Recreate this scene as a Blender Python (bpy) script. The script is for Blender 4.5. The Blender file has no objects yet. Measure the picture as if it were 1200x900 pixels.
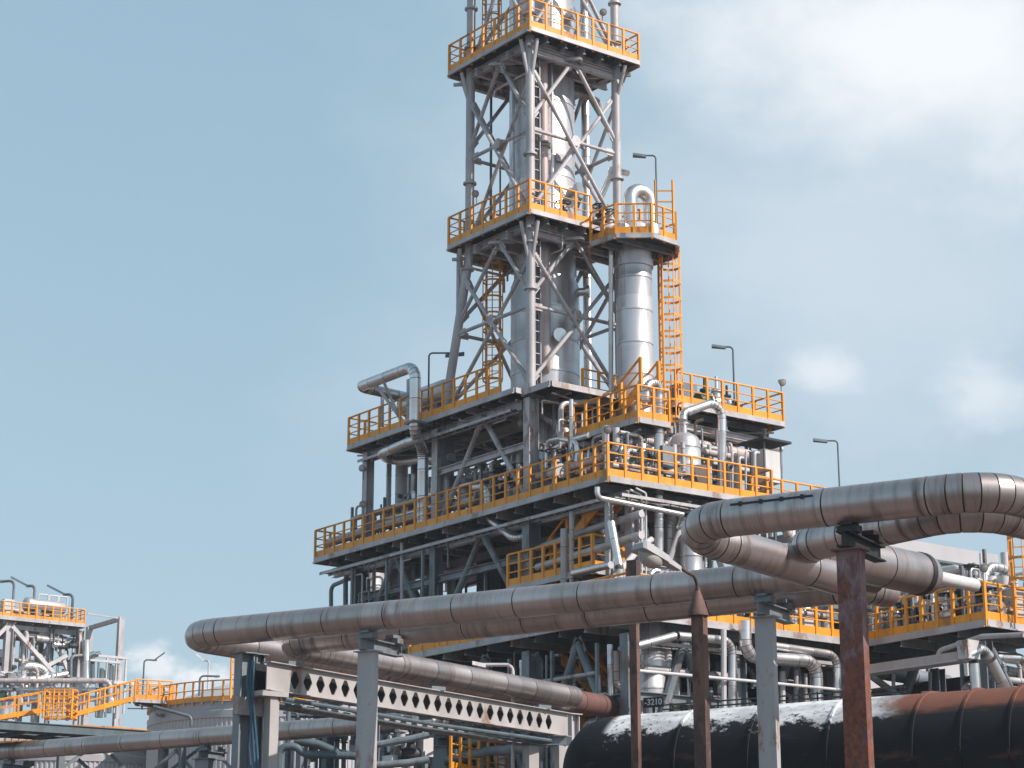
import bpy, bmesh, math, random
from mathutils import Vector as V, Matrix
random.seed(7)
R = math.radians
scn = bpy.context.scene
COL = scn.collection
# ------------------------------------------------------------------ camera and site frame
# world X runs along the right-hand face of the plant, world Y along its left-hand face
F, TH, AZ = 2410.0, R(15.43), R(37.15)
ca, sa, ct, st = math.cos(AZ), math.sin(AZ), math.cos(TH), math.sin(TH)
H = 1.7
CAM = V((-(.65*ca + 68*sa), .65*sa - 68*ca, H))
def ray(u, v):
    x = (u-600)/F; y = (450-v)/F
    Y = ct - y*st
    return V((x*ca + Y*sa, -x*sa + Y*ca, st + y*ct)), Y
def WY(u, v, Y):            # a site point at forward distance Y
    r, f = ray(u, v); return CAM + r*(Y/f)
def WZ(u, v, z):
    r, f = ray(u, v); return CAM + r*((z-H)/r.z)
def WP(u, v, p):
    r, f = ray(u, v); return CAM + r*((p-CAM.x)/r.x)
def WQ(u, v, q):
    r, f = ray(u, v); return CAM + r*((q-CAM.y)/r.y)
def cam_dir(a, b):          # a to the camera's right, b away from it, on the level
    return V((a*ca + b*sa, -a*sa + b*ca, 0))

cd = bpy.data.cameras.new('camera'); cam = bpy.data.objects.new('camera', cd); COL.objects.link(cam)
cam.location = CAM
cd.sensor_width = 36; cd.lens = F/1200*36; cd.clip_start = .5; cd.clip_end = 6000
cam.rotation_euler = (R(90) + TH, 0, -AZ)
scn.camera = cam

# ------------------------------------------------------------------ materials
def nd(nt, typ, **kw):
    n = nt.nodes.new(typ)
    for k, v in kw.items(): setattr(n, k, v)
    return n
def new_mat(name):
    m = bpy.data.materials.new(name); m.use_nodes = True
    nt = m.node_tree; return m, nt, nt.nodes['Principled BSDF']
def mixc(nt, fac, a, b, blend='MIX'):
    n = nd(nt, 'ShaderNodeMix', data_type='RGBA', blend_type=blend)
    for i, s in ((0, fac), (6, a), (7, b)):
        if hasattr(s, 'is_linked') or hasattr(s, 'links'): nt.links.new(s, n.inputs[i])
        elif i == 0: n.inputs[0].default_value = s
        else: n.inputs[i].default_value = (*s, 1)
    return n.outputs[2]
def math_(nt, op, a, b=0.0, clamp=False):
    n = nd(nt, 'ShaderNodeMath', operation=op, use_clamp=clamp)
    for i, s in enumerate((a, b)):
        if isinstance(s, (int, float)): n.inputs[i].default_value = s
        else: nt.links.new(s, n.inputs[i])
    return n.outputs[0]
def ramp(nt, x, lo, hi, smooth=True):
    n = nd(nt, 'ShaderNodeMapRange', interpolation_type='SMOOTHSTEP' if smooth else 'LINEAR')
    n.inputs[1].default_value = lo; n.inputs[2].default_value = hi
    nt.links.new(x, n.inputs[0]); return n.outputs[0]
def noise(nt, vec, scale, detail=4, rough=.55, map_scale=None, loc=(0, 0, 0)):
    if map_scale:
        mp = nd(nt, 'ShaderNodeMapping'); mp.inputs['Scale'].default_value = map_scale; mp.inputs['Location'].default_value = loc
        nt.links.new(vec, mp.inputs[0]); vec = mp.outputs[0]
    n = nd(nt, 'ShaderNodeTexNoise'); n.inputs['Scale'].default_value = scale
    n.inputs['Detail'].default_value = detail; n.inputs['Roughness'].default_value = rough
    nt.links.new(vec, n.inputs[0]); return n.outputs[0]
def sc(c, k): return tuple(min(1, x*k) for x in c)

def paint(name, base, rough=.5, metal=0.0, var=.18, scale=2.5, stain=None, amount=.5, grain=14, bump=.0, stretch=(1, 1, .35)):
    """painted or galvanised steel with mottling, and blotches of a second colour"""
    m, nt, b = new_mat(name)
    tc = nd(nt, 'ShaderNodeTexCoord').outputs['Object']
    n1 = noise(nt, tc, scale, 5, .6, stretch)
    n2 = noise(nt, tc, grain, 3, .6)
    col = mixc(nt, ramp(nt, n1, .3, .7), sc(base, 1-var), sc(base, 1+var))
    col = mixc(nt, math_(nt, 'MULTIPLY', n2, .35), col, sc(base, .75))
    if stain:
        n3 = noise(nt, tc, scale*.9, 7, .68, (1, 1, .45), (3, 7, 1))
        f = ramp(nt, n3, .62-.3*amount, .7-.25*amount)
        col = mixc(nt, f, col, stain)
    nt.links.new(col, b.inputs['Base Color'])
    b.inputs['Metallic'].default_value = metal
    rr = math_(nt, 'ADD', math_(nt, 'MULTIPLY', n1, .25), rough-.12)
    nt.links.new(rr, b.inputs['Roughness'])
    if bump:
        bp = nd(nt, 'ShaderNodeBump'); bp.inputs['Strength'].default_value = bump; bp.inputs['Distance'].default_value = .03
        nt.links.new(n2, bp.inputs['Height']); nt.links.new(bp.outputs[0], b.inputs['Normal'])
    return m

def cladding(name, base, rough, panel=1.4, streak=.45, dirt=(.10, .07, .055), metal=.9, tone=.14, streaks_u=9.0, dent=.12, vjoint=0):
    """rolled aluminium jacket: every sheet has a tone of its own, with run-off streaks round the girth"""
    m, nt, b = new_mat(name)
    uv = nd(nt, 'ShaderNodeTexCoord').outputs['UV']
    sp = nd(nt, 'ShaderNodeSeparateXYZ'); nt.links.new(uv, sp.inputs[0])
    k = math_(nt, 'FLOOR', math_(nt, 'DIVIDE', sp.outputs[0], panel))
    wn = nd(nt, 'ShaderNodeTexWhiteNoise', noise_dimensions='1D'); nt.links.new(k, wn.inputs['W'])
    col = mixc(nt, wn.outputs[0], sc(base, 1-tone), sc(base, 1+tone*.6))
    s1 = noise(nt, uv, 1.0, 5, .65, (streaks_u, .55, 1))
    s2 = noise(nt, uv, 1.0, 4, .6, (.7, .9, 1), (5, 2, 0))
    f = math_(nt, 'MULTIPLY', ramp(nt, s1, .42, .78), ramp(nt, s2, .32, .68), True)
    f = math_(nt, 'MULTIPLY', f, streak, True)
    if vjoint:
        fr = math_(nt, 'FRACT', math_(nt, 'ADD', math_(nt, 'DIVIDE', sp.outputs[1], vjoint), math_(nt, 'MULTIPLY', wn.outputs[0], 7.0)))
        f = math_(nt, 'MAXIMUM', f, math_(nt, 'MULTIPLY', math_(nt, 'LESS_THAN', fr, .02/vjoint), .8))
        kk = math_(nt, 'ADD', math_(nt, 'MULTIPLY', k, 13.0), math_(nt, 'FLOOR', math_(nt, 'ADD', math_(nt, 'DIVIDE', sp.outputs[1], vjoint), math_(nt, 'MULTIPLY', wn.outputs[0], 7.0))))
        w2 = nd(nt, 'ShaderNodeTexWhiteNoise', noise_dimensions='1D'); nt.links.new(kk, w2.inputs['W'])
        col = mixc(nt, w2.outputs[0], mixc(nt, 1.0, col, (.80, .78, .78), 'MULTIPLY'), col)
    col = mixc(nt, f, col, dirt)
    nt.links.new(col, b.inputs['Base Color'])
    b.inputs['Metallic'].default_value = metal
    r_ = math_(nt, 'ADD', math_(nt, 'MULTIPLY', f, .35), math_(nt, 'ADD', math_(nt, 'MULTIPLY', s2, .18), rough-.09))
    nt.links.new(r_, b.inputs['Roughness'])
    bp = nd(nt, 'ShaderNodeBump'); bp.inputs['Strength'].default_value = dent; bp.inputs['Distance'].default_value = .05
    d = noise(nt, uv, 1.0, 3, .5, (1.6, 1.2, 1))
    nt.links.new(d, bp.inputs['Height']); nt.links.new(bp.outputs[0], b.inputs['Normal'])
    return m

M = {}
M['jacket'] = cladding('dull_aluminium_jacket', (.50, .45, .435), .34, 1.5, .95, (.085, .055, .045), .82, .18, 7, .10)
M['jacket_rust'] = cladding('rust_primed_jacket', (.20, .105, .095), .55, 1.2, .6, metal=.25)
M['shell'] = cladding('bright_aluminium_shell', (.70, .69, .70), .34, 1.9, .36, (.27, .245, .25), .58, .14, 2.0, .12, 1.25)
M['silver'] = cladding('silver_pipe_jacket', (.74, .73, .73), .32, .9, .25, (.22, .19, .17), .88, .10, 5, .1)
M['pinkish'] = paint('primer_grey_pipe', (.52, .44, .42), .5, .2, .12)
M['steel'] = paint('grey_painted_steel', (.45, .435, .445), .48, .15, .2, 1.3, (.27, .20, .17), .27)
M['frame'] = paint('blue_grey_steel', (.185, .22, .245), .5, .15, .25, 1.4, (.14, .10, .085), .3)  # blue-grey paint, with a darker teal cast of shade put into it
M['pale'] = paint('pale_grey_steel', (.55, .54, .545), .5, .05, .12, 1.4, (.30, .16, .11), .12)
M['girder'] = paint('weathered_girder_grey', (.41, .39, .385), .55, .05, .16, 1.1, (.24, .15, .11), .22, 16, .1)
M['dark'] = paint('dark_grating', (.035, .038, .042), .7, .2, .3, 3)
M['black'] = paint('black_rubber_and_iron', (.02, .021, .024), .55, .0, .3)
M['yellow'] = paint('safety_yellow_paint', (.82, .325, .02), .45, 0, .18, 1.2, (.36, .14, .03), .22)
M['rustred'] = paint('red_primer_rusting', (.20, .095, .095), .62, .05, .3, 1.3, (.20, .075, .038), .45, 18, .3, (1, 1, .22))
def rust_post():
    m, nt, b = new_mat('red_primer_peeling_to_rust')
    tc = nd(nt, 'ShaderNodeTexCoord').outputs['Object']; sp = nd(nt, 'ShaderNodeSeparateXYZ'); nt.links.new(tc, sp.inputs[0])
    n1 = noise(nt, tc, 2.2, 9, .72, (1.2, 1.2, .7)); n2 = noise(nt, tc, 3.6, 9, .75, (1.3, 1.3, .6), (3, 1, 2)); n3 = noise(nt, tc, 12, 9, .75, (1, 1, .8))
    col = mixc(nt, ramp(nt, n2, .40, .60), (.15, .062, .065), (.235, .155, .165))
    low = math_(nt, 'MULTIPLY', ramp(nt, sp.outputs[2], 8.4, 5.6), .17)
    f = ramp(nt, math_(nt, 'ADD', n1, low), .57, .66)
    col = mixc(nt, f, col, mixc(nt, ramp(nt, n3, .35, .65), (.10, .035, .022), (.26, .085, .042)))
    col = mixc(nt, math_(nt, 'MULTIPLY', ramp(nt, n2, .64, .70), .8), col, (.40, .33, .33))
    nt.links.new(col, b.inputs['Base Color']); b.inputs['Roughness'].default_value = .7
    bp = nd(nt, 'ShaderNodeBump'); bp.inputs['Strength'].default_value = .5; bp.inputs['Distance'].default_value = .02
    nt.links.new(math_(nt, 'ADD', f, math_(nt, 'MULTIPLY', n3, .6)), bp.inputs['Height']); nt.links.new(bp.outputs[0], b.inputs['Normal'])
    return m
M['rustred'] = rust_post()
M['rustbrown'] = paint('brown_rust', (.165, .095, .075), .7, .1, .35, 2.2, (.075, .045, .04), .5, 20, .35, (1, 1, .25))
M['postgrey'] = paint('weathered_grey_post', (.44, .44, .45), .55, .05, .12, 1.2, (.27, .13, .09), .08, 14, .1, (1, 1, .3))
M['lampgrey'] = paint('lamp_housing_grey', (.42, .42, .43), .5, .1, .12)
M['white'] = paint('white_enamel', (.62, .62, .62), .4, 0, .1)
M['green'] = paint('green_valve_paint', (.035, .09, .05), .5, 0, .2)
M['seam'] = paint('lap_sealant', (.06, .052, .048), .8, 0, .2)
M['cable'] = paint('blue_cable_sheath', (.03, .09, .14), .5, 0, .2)
M['wall'] = paint('pale_cladding_wall', (.47, .47, .49), .6, 0, .08, .6)
M['tankwall'] = paint('tank_siding', (.50, .49, .51), .5, .2, .07, .8)
M['tankroof'] = paint('tank_roof_sheet', (.44, .45, .47), .6, .1, .1, .5)
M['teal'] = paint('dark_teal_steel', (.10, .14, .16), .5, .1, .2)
M['ground'] = paint('gravel_yard', (.17, .122, .105), .9, 0, .25, .05, (.11, .085, .072), .5, 3)
M['road'] = paint('asphalt', (.055, .055, .055), .9, 0, .2, .3)
M['lens'] = paint('lamp_diffuser', (.42, .40, .38), .25, 0, .1)

def flue_mat():
    """black duct: white lagging left along the crown at one end, brown rust at the other, ragged between"""
    m, nt, b = new_mat('black_duct_with_peeling_white_lagging')
    uv = nd(nt, 'ShaderNodeTexCoord').outputs['UV']
    sp = nd(nt, 'ShaderNodeSeparateXYZ'); nt.links.new(uv, sp.inputs[0])
    n1 = noise(nt, uv, 1.0, 7, .7, (1.4, 2.2, 1)); n2 = noise(nt, uv, 1.0, 5, .7, (7, 7, 1)); n3 = noise(nt, uv, 1.0, 5, .6, (.9, 3, 1), (4, 4, 0))
    crown = math_(nt, 'ABSOLUTE', math_(nt, 'SUBTRACT', sp.outputs[1], FLUE_V))
    e = math_(nt, 'ADD', crown, math_(nt, 'MULTIPLY', math_(nt, 'ADD', math_(nt, 'SUBTRACT', n1, .5), math_(nt, 'MULTIPLY', math_(nt, 'SUBTRACT', n2, .5), .5)), 1.9))
    top = math_(nt, 'SUBTRACT', 1.0, ramp(nt, e, .80, 1.0))
    top = math_(nt, 'MULTIPLY', top, ramp(nt, n2, .32, .45))
    base = mixc(nt, ramp(nt, n3, .55, .75), (.012, .013, .016), (.085, .045, .036))
    along = ramp(nt, math_(nt, 'ADD', sp.outputs[0], math_(nt, 'MULTIPLY', n1, 1.6)), FLUE_U-.2, FLUE_U+.7)
    rustf = math_(nt, 'MULTIPLY', along, math_(nt, 'SUBTRACT', 1.0, ramp(nt, math_(nt, 'ADD', crown, math_(nt, 'MULTIPLY', n3, .5)), .95, 1.25)))
    col = mixc(nt, rustf, base, mixc(nt, n1, (.12, .05, .035), (.24, .10, .065)))
    whitef = math_(nt, 'MULTIPLY', top, math_(nt, 'SUBTRACT', 1.0, along))
    whitef = math_(nt, 'MULTIPLY', whitef, ramp(nt, sp.outputs[0], 1.35, 1.6))
    col = mixc(nt, whitef, col, mixc(nt, ramp(nt, n3, .35, .65), (.44, .47, .49), (.74, .76, .77)))
    nt.links.new(col, b.inputs['Base Color'])
    b.inputs['Roughness'].default_value = .72; b.inputs['Specular IOR Level'].default_value = .25
    bp = nd(nt, 'ShaderNodeBump'); bp.inputs['Strength'].default_value = .4; bp.inputs['Distance'].default_value = .03
    nt.links.new(whitef, bp.inputs['Height']); nt.links.new(bp.outputs[0], b.inputs['Normal'])
    return m
FLUE_V, FLUE_U = 0.0, 8.5

# ------------------------------------------------------------------ mesh collector
def perp(d):
    d = d.normalized(); up = V((0, 0, 1))
    if abs(d.z) > .97: up = V((0, 1, 0))
    s = d.cross(up).normalized(); return s, s.cross(d).normalized()
class MB:
    def __init__(s): s.v = []; s.f = []; s.uv = {}; s.dark = set()
    def quadbox(s, c8):
        n = len(s.v); s.v += [V(c) for c in c8]
        for q in ((0, 3, 2, 1), (4, 5, 6, 7), (0, 1, 5, 4), (1, 2, 6, 5), (2, 3, 7, 6), (3, 0, 4, 7)): s.f.append([n+i for i in q])
        return s
    def box(s, lo, hi):
        (a, b, c), (d, e, f) = lo, hi
        return s.quadbox([(a, b, c), (d, b, c), (d, e, c), (a, e, c), (a, b, f), (d, b, f), (d, e, f), (a, e, f)])
    def bar(s, a, b, w, h=None, up=None):
        a, b = V(a), V(b); h = h or w
        sd, u = perp(b-a)
        if up: u = V(up); sd = (b-a).normalized().cross(u).normalized()
        x, y = sd*w/2, u*h/2
        return s.quadbox([a-x-y, a+x-y, a+x+y, a-x+y, b-x-y, b+x-y, b+x+y, b-x+y])
    def ibar(s, a, b, w, h, t=.02):
        a, b = V(a), V(b); sd, u = perp(b-a); t = max(t, .025)
        s.bar(a+u*(h/2-t/2), b+u*(h/2-t/2), w, t); s.bar(a-u*(h/2-t/2), b-u*(h/2-t/2), w, t)
        return s.bar(a, b, t, h-2*t-.004)
    def hcol(s, p, z0, z1, w, d, t=.03):       # upright H section, flanges facing +-X
        x, y = p[0], p[1]
        s.box((x-w/2, y-d/2, z0), (x-w/2+t, y+d/2, z1)); s.box((x+w/2-t, y-d/2, z0), (x+w/2, y+d/2, z1))
        return s.box((x-w/2+t+.002, y-t/2, z0), (x+w/2-t-.002, y+t/2, z1))
    def prism(s, pts, z0, z1):
        n = len(s.v); k = len(pts)
        s.v += [V((p[0], p[1], z0)) for p in pts] + [V((p[0], p[1], z1)) for p in pts]
        s.f.append([n+i for i in range(k)][::-1]); s.f.append([n+k+i for i in range(k)])
        for i in range(k): j = (i+1) % k; s.f.append([n+i, n+j, n+k+j, n+k+i])
        return s
    def rings(s, C, seg=16, cap=True, vref=None):
        """C: list of (centre, tangent, radius, u)"""
        n0 = len(s.v); sd, up = perp(C[0][1])
        prev = C[0][1].normalized()
        for (c, t, r, u) in C:
            t = t.normalized(); q = prev.rotation_difference(t); sd = q @ sd; up = q @ up; prev = t
            for k in range(seg):
                a = 2*math.pi*k/seg; s.v.append(c + (up*math.cos(a) + sd*math.sin(a))*r)
        for i in range(len(C)-1):
            for k in range(seg):
                j = (k+1) % seg
                f = [n0+i*seg+k, n0+(i+1)*seg+k, n0+(i+1)*seg+j, n0+i*seg+j]
                r = (C[i][2]+C[i+1][2])/2
                a0, a1 = 2*math.pi*k/seg, 2*math.pi*(k+1)/seg
                if a0 >= math.pi: a0 -= 2*math.pi; a1 -= 2*math.pi
                s.uv[len(s.f)] = [(C[i][3], a0*r), (C[i+1][3], a0*r), (C[i+1][3], a1*r), (C[i][3], a1*r)]
                if abs(C[i][3]-C[i+1][3]) < .018 and abs(C[i][2]-C[i+1][2]) < .02 and (C[i+1][1]-C[i][1]).length < .5 and min(C[i][2], C[i+1][2]) < max(C[i][2], C[i+1][2])-.008 or C[i][3]+.0021 > C[i+1][3] > C[i][3]+.0015: s.dark.add(len(s.f))
                s.f.append(f)
        if cap:
            s.f.append([n0+k for k in range(seg)]); m = n0+(len(C)-1)*seg; s.f.append([m+k for k in range(seg)][::-1])
        return s
    def rod(s, a, b, r, seg=10): a, b = V(a), V(b); return s.rings([(a, b-a, r, 0), (b, b-a, r, (b-a).length)], seg)
    def lathe(s, base, prof, seg=32, axis=(0, 0, 1)):
        ax = V(axis).normalized(); base = V(base); C = []; u = 0; pz = pr = None
        for z, r in prof:
            if pz is not None: u += math.hypot(z-pz, r-pr)
            C.append((base+ax*z, ax, max(r, .002), u)); pz, pr = z, r
        return s.rings(C, seg)
    def pipe(s, pts, r, bend=1.6, seam=0, seg=16, gores=4, groove=.012, u0=0.0, start=.6, shift=(1, 1)):
        """tube through pts, corners rounded with lobster-back bends, a lap seam every `seam` metres"""
        pts = [V(p) for p in pts]; path = [(pts[0], 0)]
        for i in range(1, len(pts)-1):
            a, b, c = pts[i-1:i+2]; d1, d2 = (b-a).normalized(), (c-b).normalized()
            ang = d1.angle(d2)
            if ang < .02: path.append((b, 0)); continue
            L = min(bend*2*r*math.tan(ang/2), .49*(b-a).length, .49*(c-b).length)
            rr = L/math.tan(ang/2); bis = (d2-d1).normalized(); cc = b + bis*(rr/math.cos(ang/2))
            s0 = b-d1*L; nrm = d1.cross(d2).normalized(); g = max(3, gores)
            for k in range(g+1):
                path.append((cc + Matrix.Rotation(ang*k/g, 3, nrm) @ (s0-cc), 1 if seam else 0))
        path.append((pts[-1], 0))
        C = []; u = u0; nxt = u0+start if seam else 1e9; w = .013 if r > .2 else .008
        for i, (p, fl) in enumerate(path):
            din = (p-path[i-1][0]).normalized() if i else None
            dout = (path[i+1][0]-p).normalized() if i < len(path)-1 else None
            if i:
                q = path[i-1][0]; L = (p-q).length
                while seam and nxt < u+L-.12:
                    if nxt > u+.12 and L > .8:
                        c = q+din*(nxt-u)
                        C += [(c-din*w, din, r, nxt-w), (c-din*w*.4, din, r-groove, nxt-.001), (c+din*w*.4, din, r-groove, nxt+.001), (c+din*w, din, r+.003, nxt+w), (c+din*(w+.05), din, r+.003, nxt+w+.05), (c+din*(w+.06), din, r, nxt+w+.06)]
                    nxt += seam*random.uniform(.9, 1.12)
                u += L
            t = (din or dout) + (dout or din)
            if fl and din and dout:
                tn = t.normalized(); C += [(p-tn*w, tn, r, u-w), (p-tn*w*.4, tn, r-groove, u-.001), (p+tn*w*.4, tn, r-groove, u+.001), (p+tn*w, tn, r+.003, u+w)]
            else: C.append((p, t.normalized(), r, u))
        return s.rings(C, seg)
    def build(s, name, mat, parent=None, smooth=35):
        off = V(parent.get('_o', (0, 0, 0))) if parent is not None else V((0, 0, 0))
        if parent is None and s.v:
            xs = [v.x for v in s.v]; ys = [v.y for v in s.v]; zs = [v.z for v in s.v]
            off = V(((min(xs)+max(xs))/2, (min(ys)+max(ys))/2, min(zs)))
        me = bpy.data.meshes.new(name)
        me.from_pydata([v-off for v in s.v], [], s.f)
        if s.uv:
            ul = me.uv_layers.new(name='UVMap')
            for p in me.polygons:
                t = s.uv.get(p.index)
                if t:
                    for li, c in zip(p.loop_indices, t): ul.data[li].uv = c
        me.polygons.foreach_set('use_smooth', [bool(smooth)]*len(me.polygons))
        if smooth: me.set_sharp_from_angle(angle=R(smooth))
        if isinstance(mat, str): mat = M[mat]
        me.materials.append(mat)
        if s.dark:
            me.materials.append(M['seam'])
            for i in s.dark: me.polygons[i].material_index = 1
        me.update()
        o = bpy.data.objects.new(name, me); COL.objects.link(o)
        if parent is not None:
            o.parent = parent; o['_o'] = tuple(off)
        else:
            o.location = off; o['_o'] = tuple(off)
        return o

LABELS = {}
def tag(o, label, cat, group=None):
    n = len(label.split())
    if not 4 <= n <= 16: print('LABEL LENGTH', n, label)
    if label in LABELS and not group: print('DUP LABEL', label)
    LABELS[label] = 1
    o['label'] = label; o['category'] = cat
    if group: o['group'] = group
    return o
def thing(name, label, cat, base, group=None):
    o = bpy.data.objects.new(name, None); COL.objects.link(o); o.location = V(base); o['_o'] = tuple(V(base)); o.empty_display_size = .3
    return tag(o, label, cat, group)
def solo(mb, name, mat, label, cat, group=None): return tag(mb.build(name, mat), label, cat, group)
def piece(me_obj, parent, loc, rot=None):      # one more copy of a part, sharing its mesh
    c = me_obj.copy(); COL.objects.link(c); c.parent = parent
    c.location = V(loc)-V(parent['_o'])
    if rot: c.rotation_euler = rot
    c['_o'] = tuple(V(loc)); return c
def structure(o): o['kind'] = 'structure'; return o

# ------------------------------------------------------------------ builders
_post = {}
def post_obj(parent, loc, ang, h=1.1, k=1.0):
    key = (round(h, 2), k)
    if key not in _post:
        b = MB().box((-.046*k, -.034*k, -.2), (.046*k, .034*k, h))
        me = bpy.data.meshes.new('post'); me.from_pydata([tuple(v) for v in b.v], [], b.f); me.materials.append(M['yellow']); _post[key] = me
    o = bpy.data.objects.new('post', _post[key]); COL.objects.link(o); o.parent = parent
    o.location = V(loc)-V(parent['_o']); o.rotation_euler = (0, 0, ang); return o
def railing(root, pts, z, toe=True, step=.68, h=1.1, k=1.0, first=True, last=True):
    """one guard rail per straight side: rails + toe board + posts"""
    for i in range(len(pts)-1):
        a = V((pts[i][0], pts[i][1], pts[i][2] if len(pts[i]) > 2 else z)); b = V((pts[i+1][0], pts[i+1][1], pts[i+1][2] if len(pts[i+1]) > 2 else z))
        up = V((0, 0, 1)); d = b-a; n = max(1, round(d.length/step))
        g = MB().rod(a+up*h, b+up*h, .036*k, 8).rod(a+up*h*.70, b+up*h*.70, .023*k, 6).rod(a+up*h*.43, b+up*h*.43, .023*k, 6)
        gr = g.build('guard_rail', 'yellow', root)
        if toe:
            MB().bar(a+up*.135, b+up*.135, .014*k, .25).build('toe_board', 'yellow', root)
        for j in range(n + (1 if i == len(pts)-2 else 0)):
            post_obj(gr, a+d*(j/n), math.atan2(d.y, d.x), h, k)

def deck(name, label, poly, z, rails, joist='x', fascia=.2, step=1.0, base=None, group=None, k=1.0, thick=.05, dj=.22, cat='platform', toe=True):
    """steel platform: grating, edge channel all round, joists beneath, guard rails on chosen sides"""
    b = base or (sum(p[0] for p in poly)/len(poly), sum(p[1] for p in poly)/len(poly), z)
    t = thing(name, label, cat, b, group)
    MB().prism(poly, z-thick, z).build('deck', 'dark', t)
    for i in range(len(poly)):
        a, c = V((*poly[i], z-fascia/2+.012)), V((*poly[(i+1) % len(poly)], z-fascia/2+.012))
        d = (c-a).normalized(); o = V((d.y, -d.x, 0))*.045
        m = MB().bar(a+o+d*.0, c+o-d*.0, .03, fascia)
        m.bar(a+o*1.6+V((0, 0, -fascia/2+.015)), c+o*1.6+V((0, 0, -fascia/2+.015)), .09, .03)
        m.build('edge_beam', 'steel', t)
    xs = [p[0] for p in poly]; ys = [p[1] for p in poly]
    lo, hi = (min(xs), max(xs)) if joist == 'y' else (min(ys), max(ys))
    n = max(1, int((hi-lo)/step))
    for i in range(1, n+1):
        c = lo+(hi-lo)*i/(n+1)
        ints = []
        for q in range(len(poly)):
            (x0, y0), (x1, y1) = poly[q][:2], poly[(q+1) % len(poly)][:2]
            if joist == 'y': (s0, t0), (s1, t1) = (x0, y0), (x1, y1)
            else: (s0, t0), (s1, t1) = (y0, x0), (y1, x1)
            if (s0-c)*(s1-c) < 0: ints.append(t0+(t1-t0)*(c-s0)/(s1-s0))
        ints.sort()
        for a, bb in zip(ints[::2], ints[1::2]):
            if bb-a < .4: continue
            zz = z-thick-dj/2-.01
            P, Q = ((c, a+.05, zz), (c, bb-.05, zz)) if joist == 'y' else ((a+.05, c, zz), (bb-.05, c, zz))
            MB().ibar(P, Q, .12, dj).build('joist', 'frame' if i % 3 else 'steel', t)
    # deeper main girders running across the joists
    if max(xs)-min(xs) > 3 and max(ys)-min(ys) > 3 and len(poly) < 6:
        zz = z-thick-dj-.2
        for f in (.12, .5, .88):
            if joist == 'x': x_ = min(xs)+(max(xs)-min(xs))*f; P, Q = (x_, min(ys)+.3, zz), (x_, max(ys)-.3, zz)
            else: y_ = min(ys)+(max(ys)-min(ys))*f; P, Q = (min(xs)+.3, y_, zz), (max(xs)-.3, y_, zz)
            MB().ibar(P, Q, .2, .36).build('girder', 'steel', t)
    if len(poly) == 4 and k < 1.25:
        x0, x1, y0, y1 = min(xs)+.25, max(xs)-.25, min(ys)+.25, max(ys)-.25; zz = z-thick-dj-.06
        n = max(1, int((y1-y0)/2.6)); m_ = max(1, int((x1-x0)/2.6))
        for i in range(n):
            for j in range(m_):
                a_ = V((x0+(x1-x0)*j/m_, y0+(y1-y0)*i/n, zz)); b_ = V((x0+(x1-x0)*(j+1)/m_, y0+(y1-y0)*(i+1)/n, zz))
                MB().bar(a_, b_, .07, .06).build('wind_brace', 'steel', t); MB().bar((b_.x, a_.y, zz-.065), (a_.x, b_.y, zz-.065), .07, .06).build('wind_brace', 'steel', t)
        for i in range(int((x1-x0+y1-y0)/2.2)):
            a_ = V((random.uniform(x0, x1), random.uniform(y0, y1), zz-.15)); ax_ = V((0, 1, 0)) if random.random() < .55 else V((1, 0, 0)); L_ = random.uniform(1.2, 3.6)
            b_ = a_+ax_*L_; b_.x = min(b_.x, x1); b_.y = min(b_.y, y1)
            if (b_-a_).length < .6: continue
            rr = random.choice((.03, .04, .055, .08, .1)); dz = V((0, 0, -random.uniform(.25, 1.1)))
            MB().pipe([a_+V((0, 0, .15)), a_+dz*.4, b_+dz*.4, b_+dz], rr, 1.6, 0, 8).build('hung_pipe', random.choice(('steel', 'silver', 'frame', 'pinkish', 'pale')), t)
    for r_ in rails: railing(t, r_, z, k=k, toe=toe)
    return t

def lamp(label, base, h, arm, head=.7, r=.035, mat='teal', tilt=.12, group=None, k=1.0, drop=0):
    base = V(base); t = thing('lamp_post', label, 'lamp', base, group); a = V(arm); d = a.normalized()
    top = base+V((0, 0, h))
    MB().pipe([base, top, top+a], r*k, 2.0, 0, 8).build('pole', mat, t)
    c = top+a*.75+V((0, 0, -.03-drop)); e = c+d*head+V((0, 0, tilt*head))
    hd = MB(); sd = d.cross(V((0, 0, 1))).normalized(); w = .13*k; n = .05*k; up = V((0, 0, 1))
    hd.quadbox([c-sd*w*.6-up*n, c+sd*w*.6-up*n, c+sd*w*.4+up*n, c-sd*w*.4+up*n, e-sd*w-up*n, e+sd*w-up*n, e+sd*w*.7+up*n, e-sd*w*.7+up*n][:4]+[e-sd*w-up*n, e+sd*w-up*n, e+sd*w*.7+up*n, e-sd*w*.7+up*n])
    hd.build('lamp_head', mat, t, 0)
    return t

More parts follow.
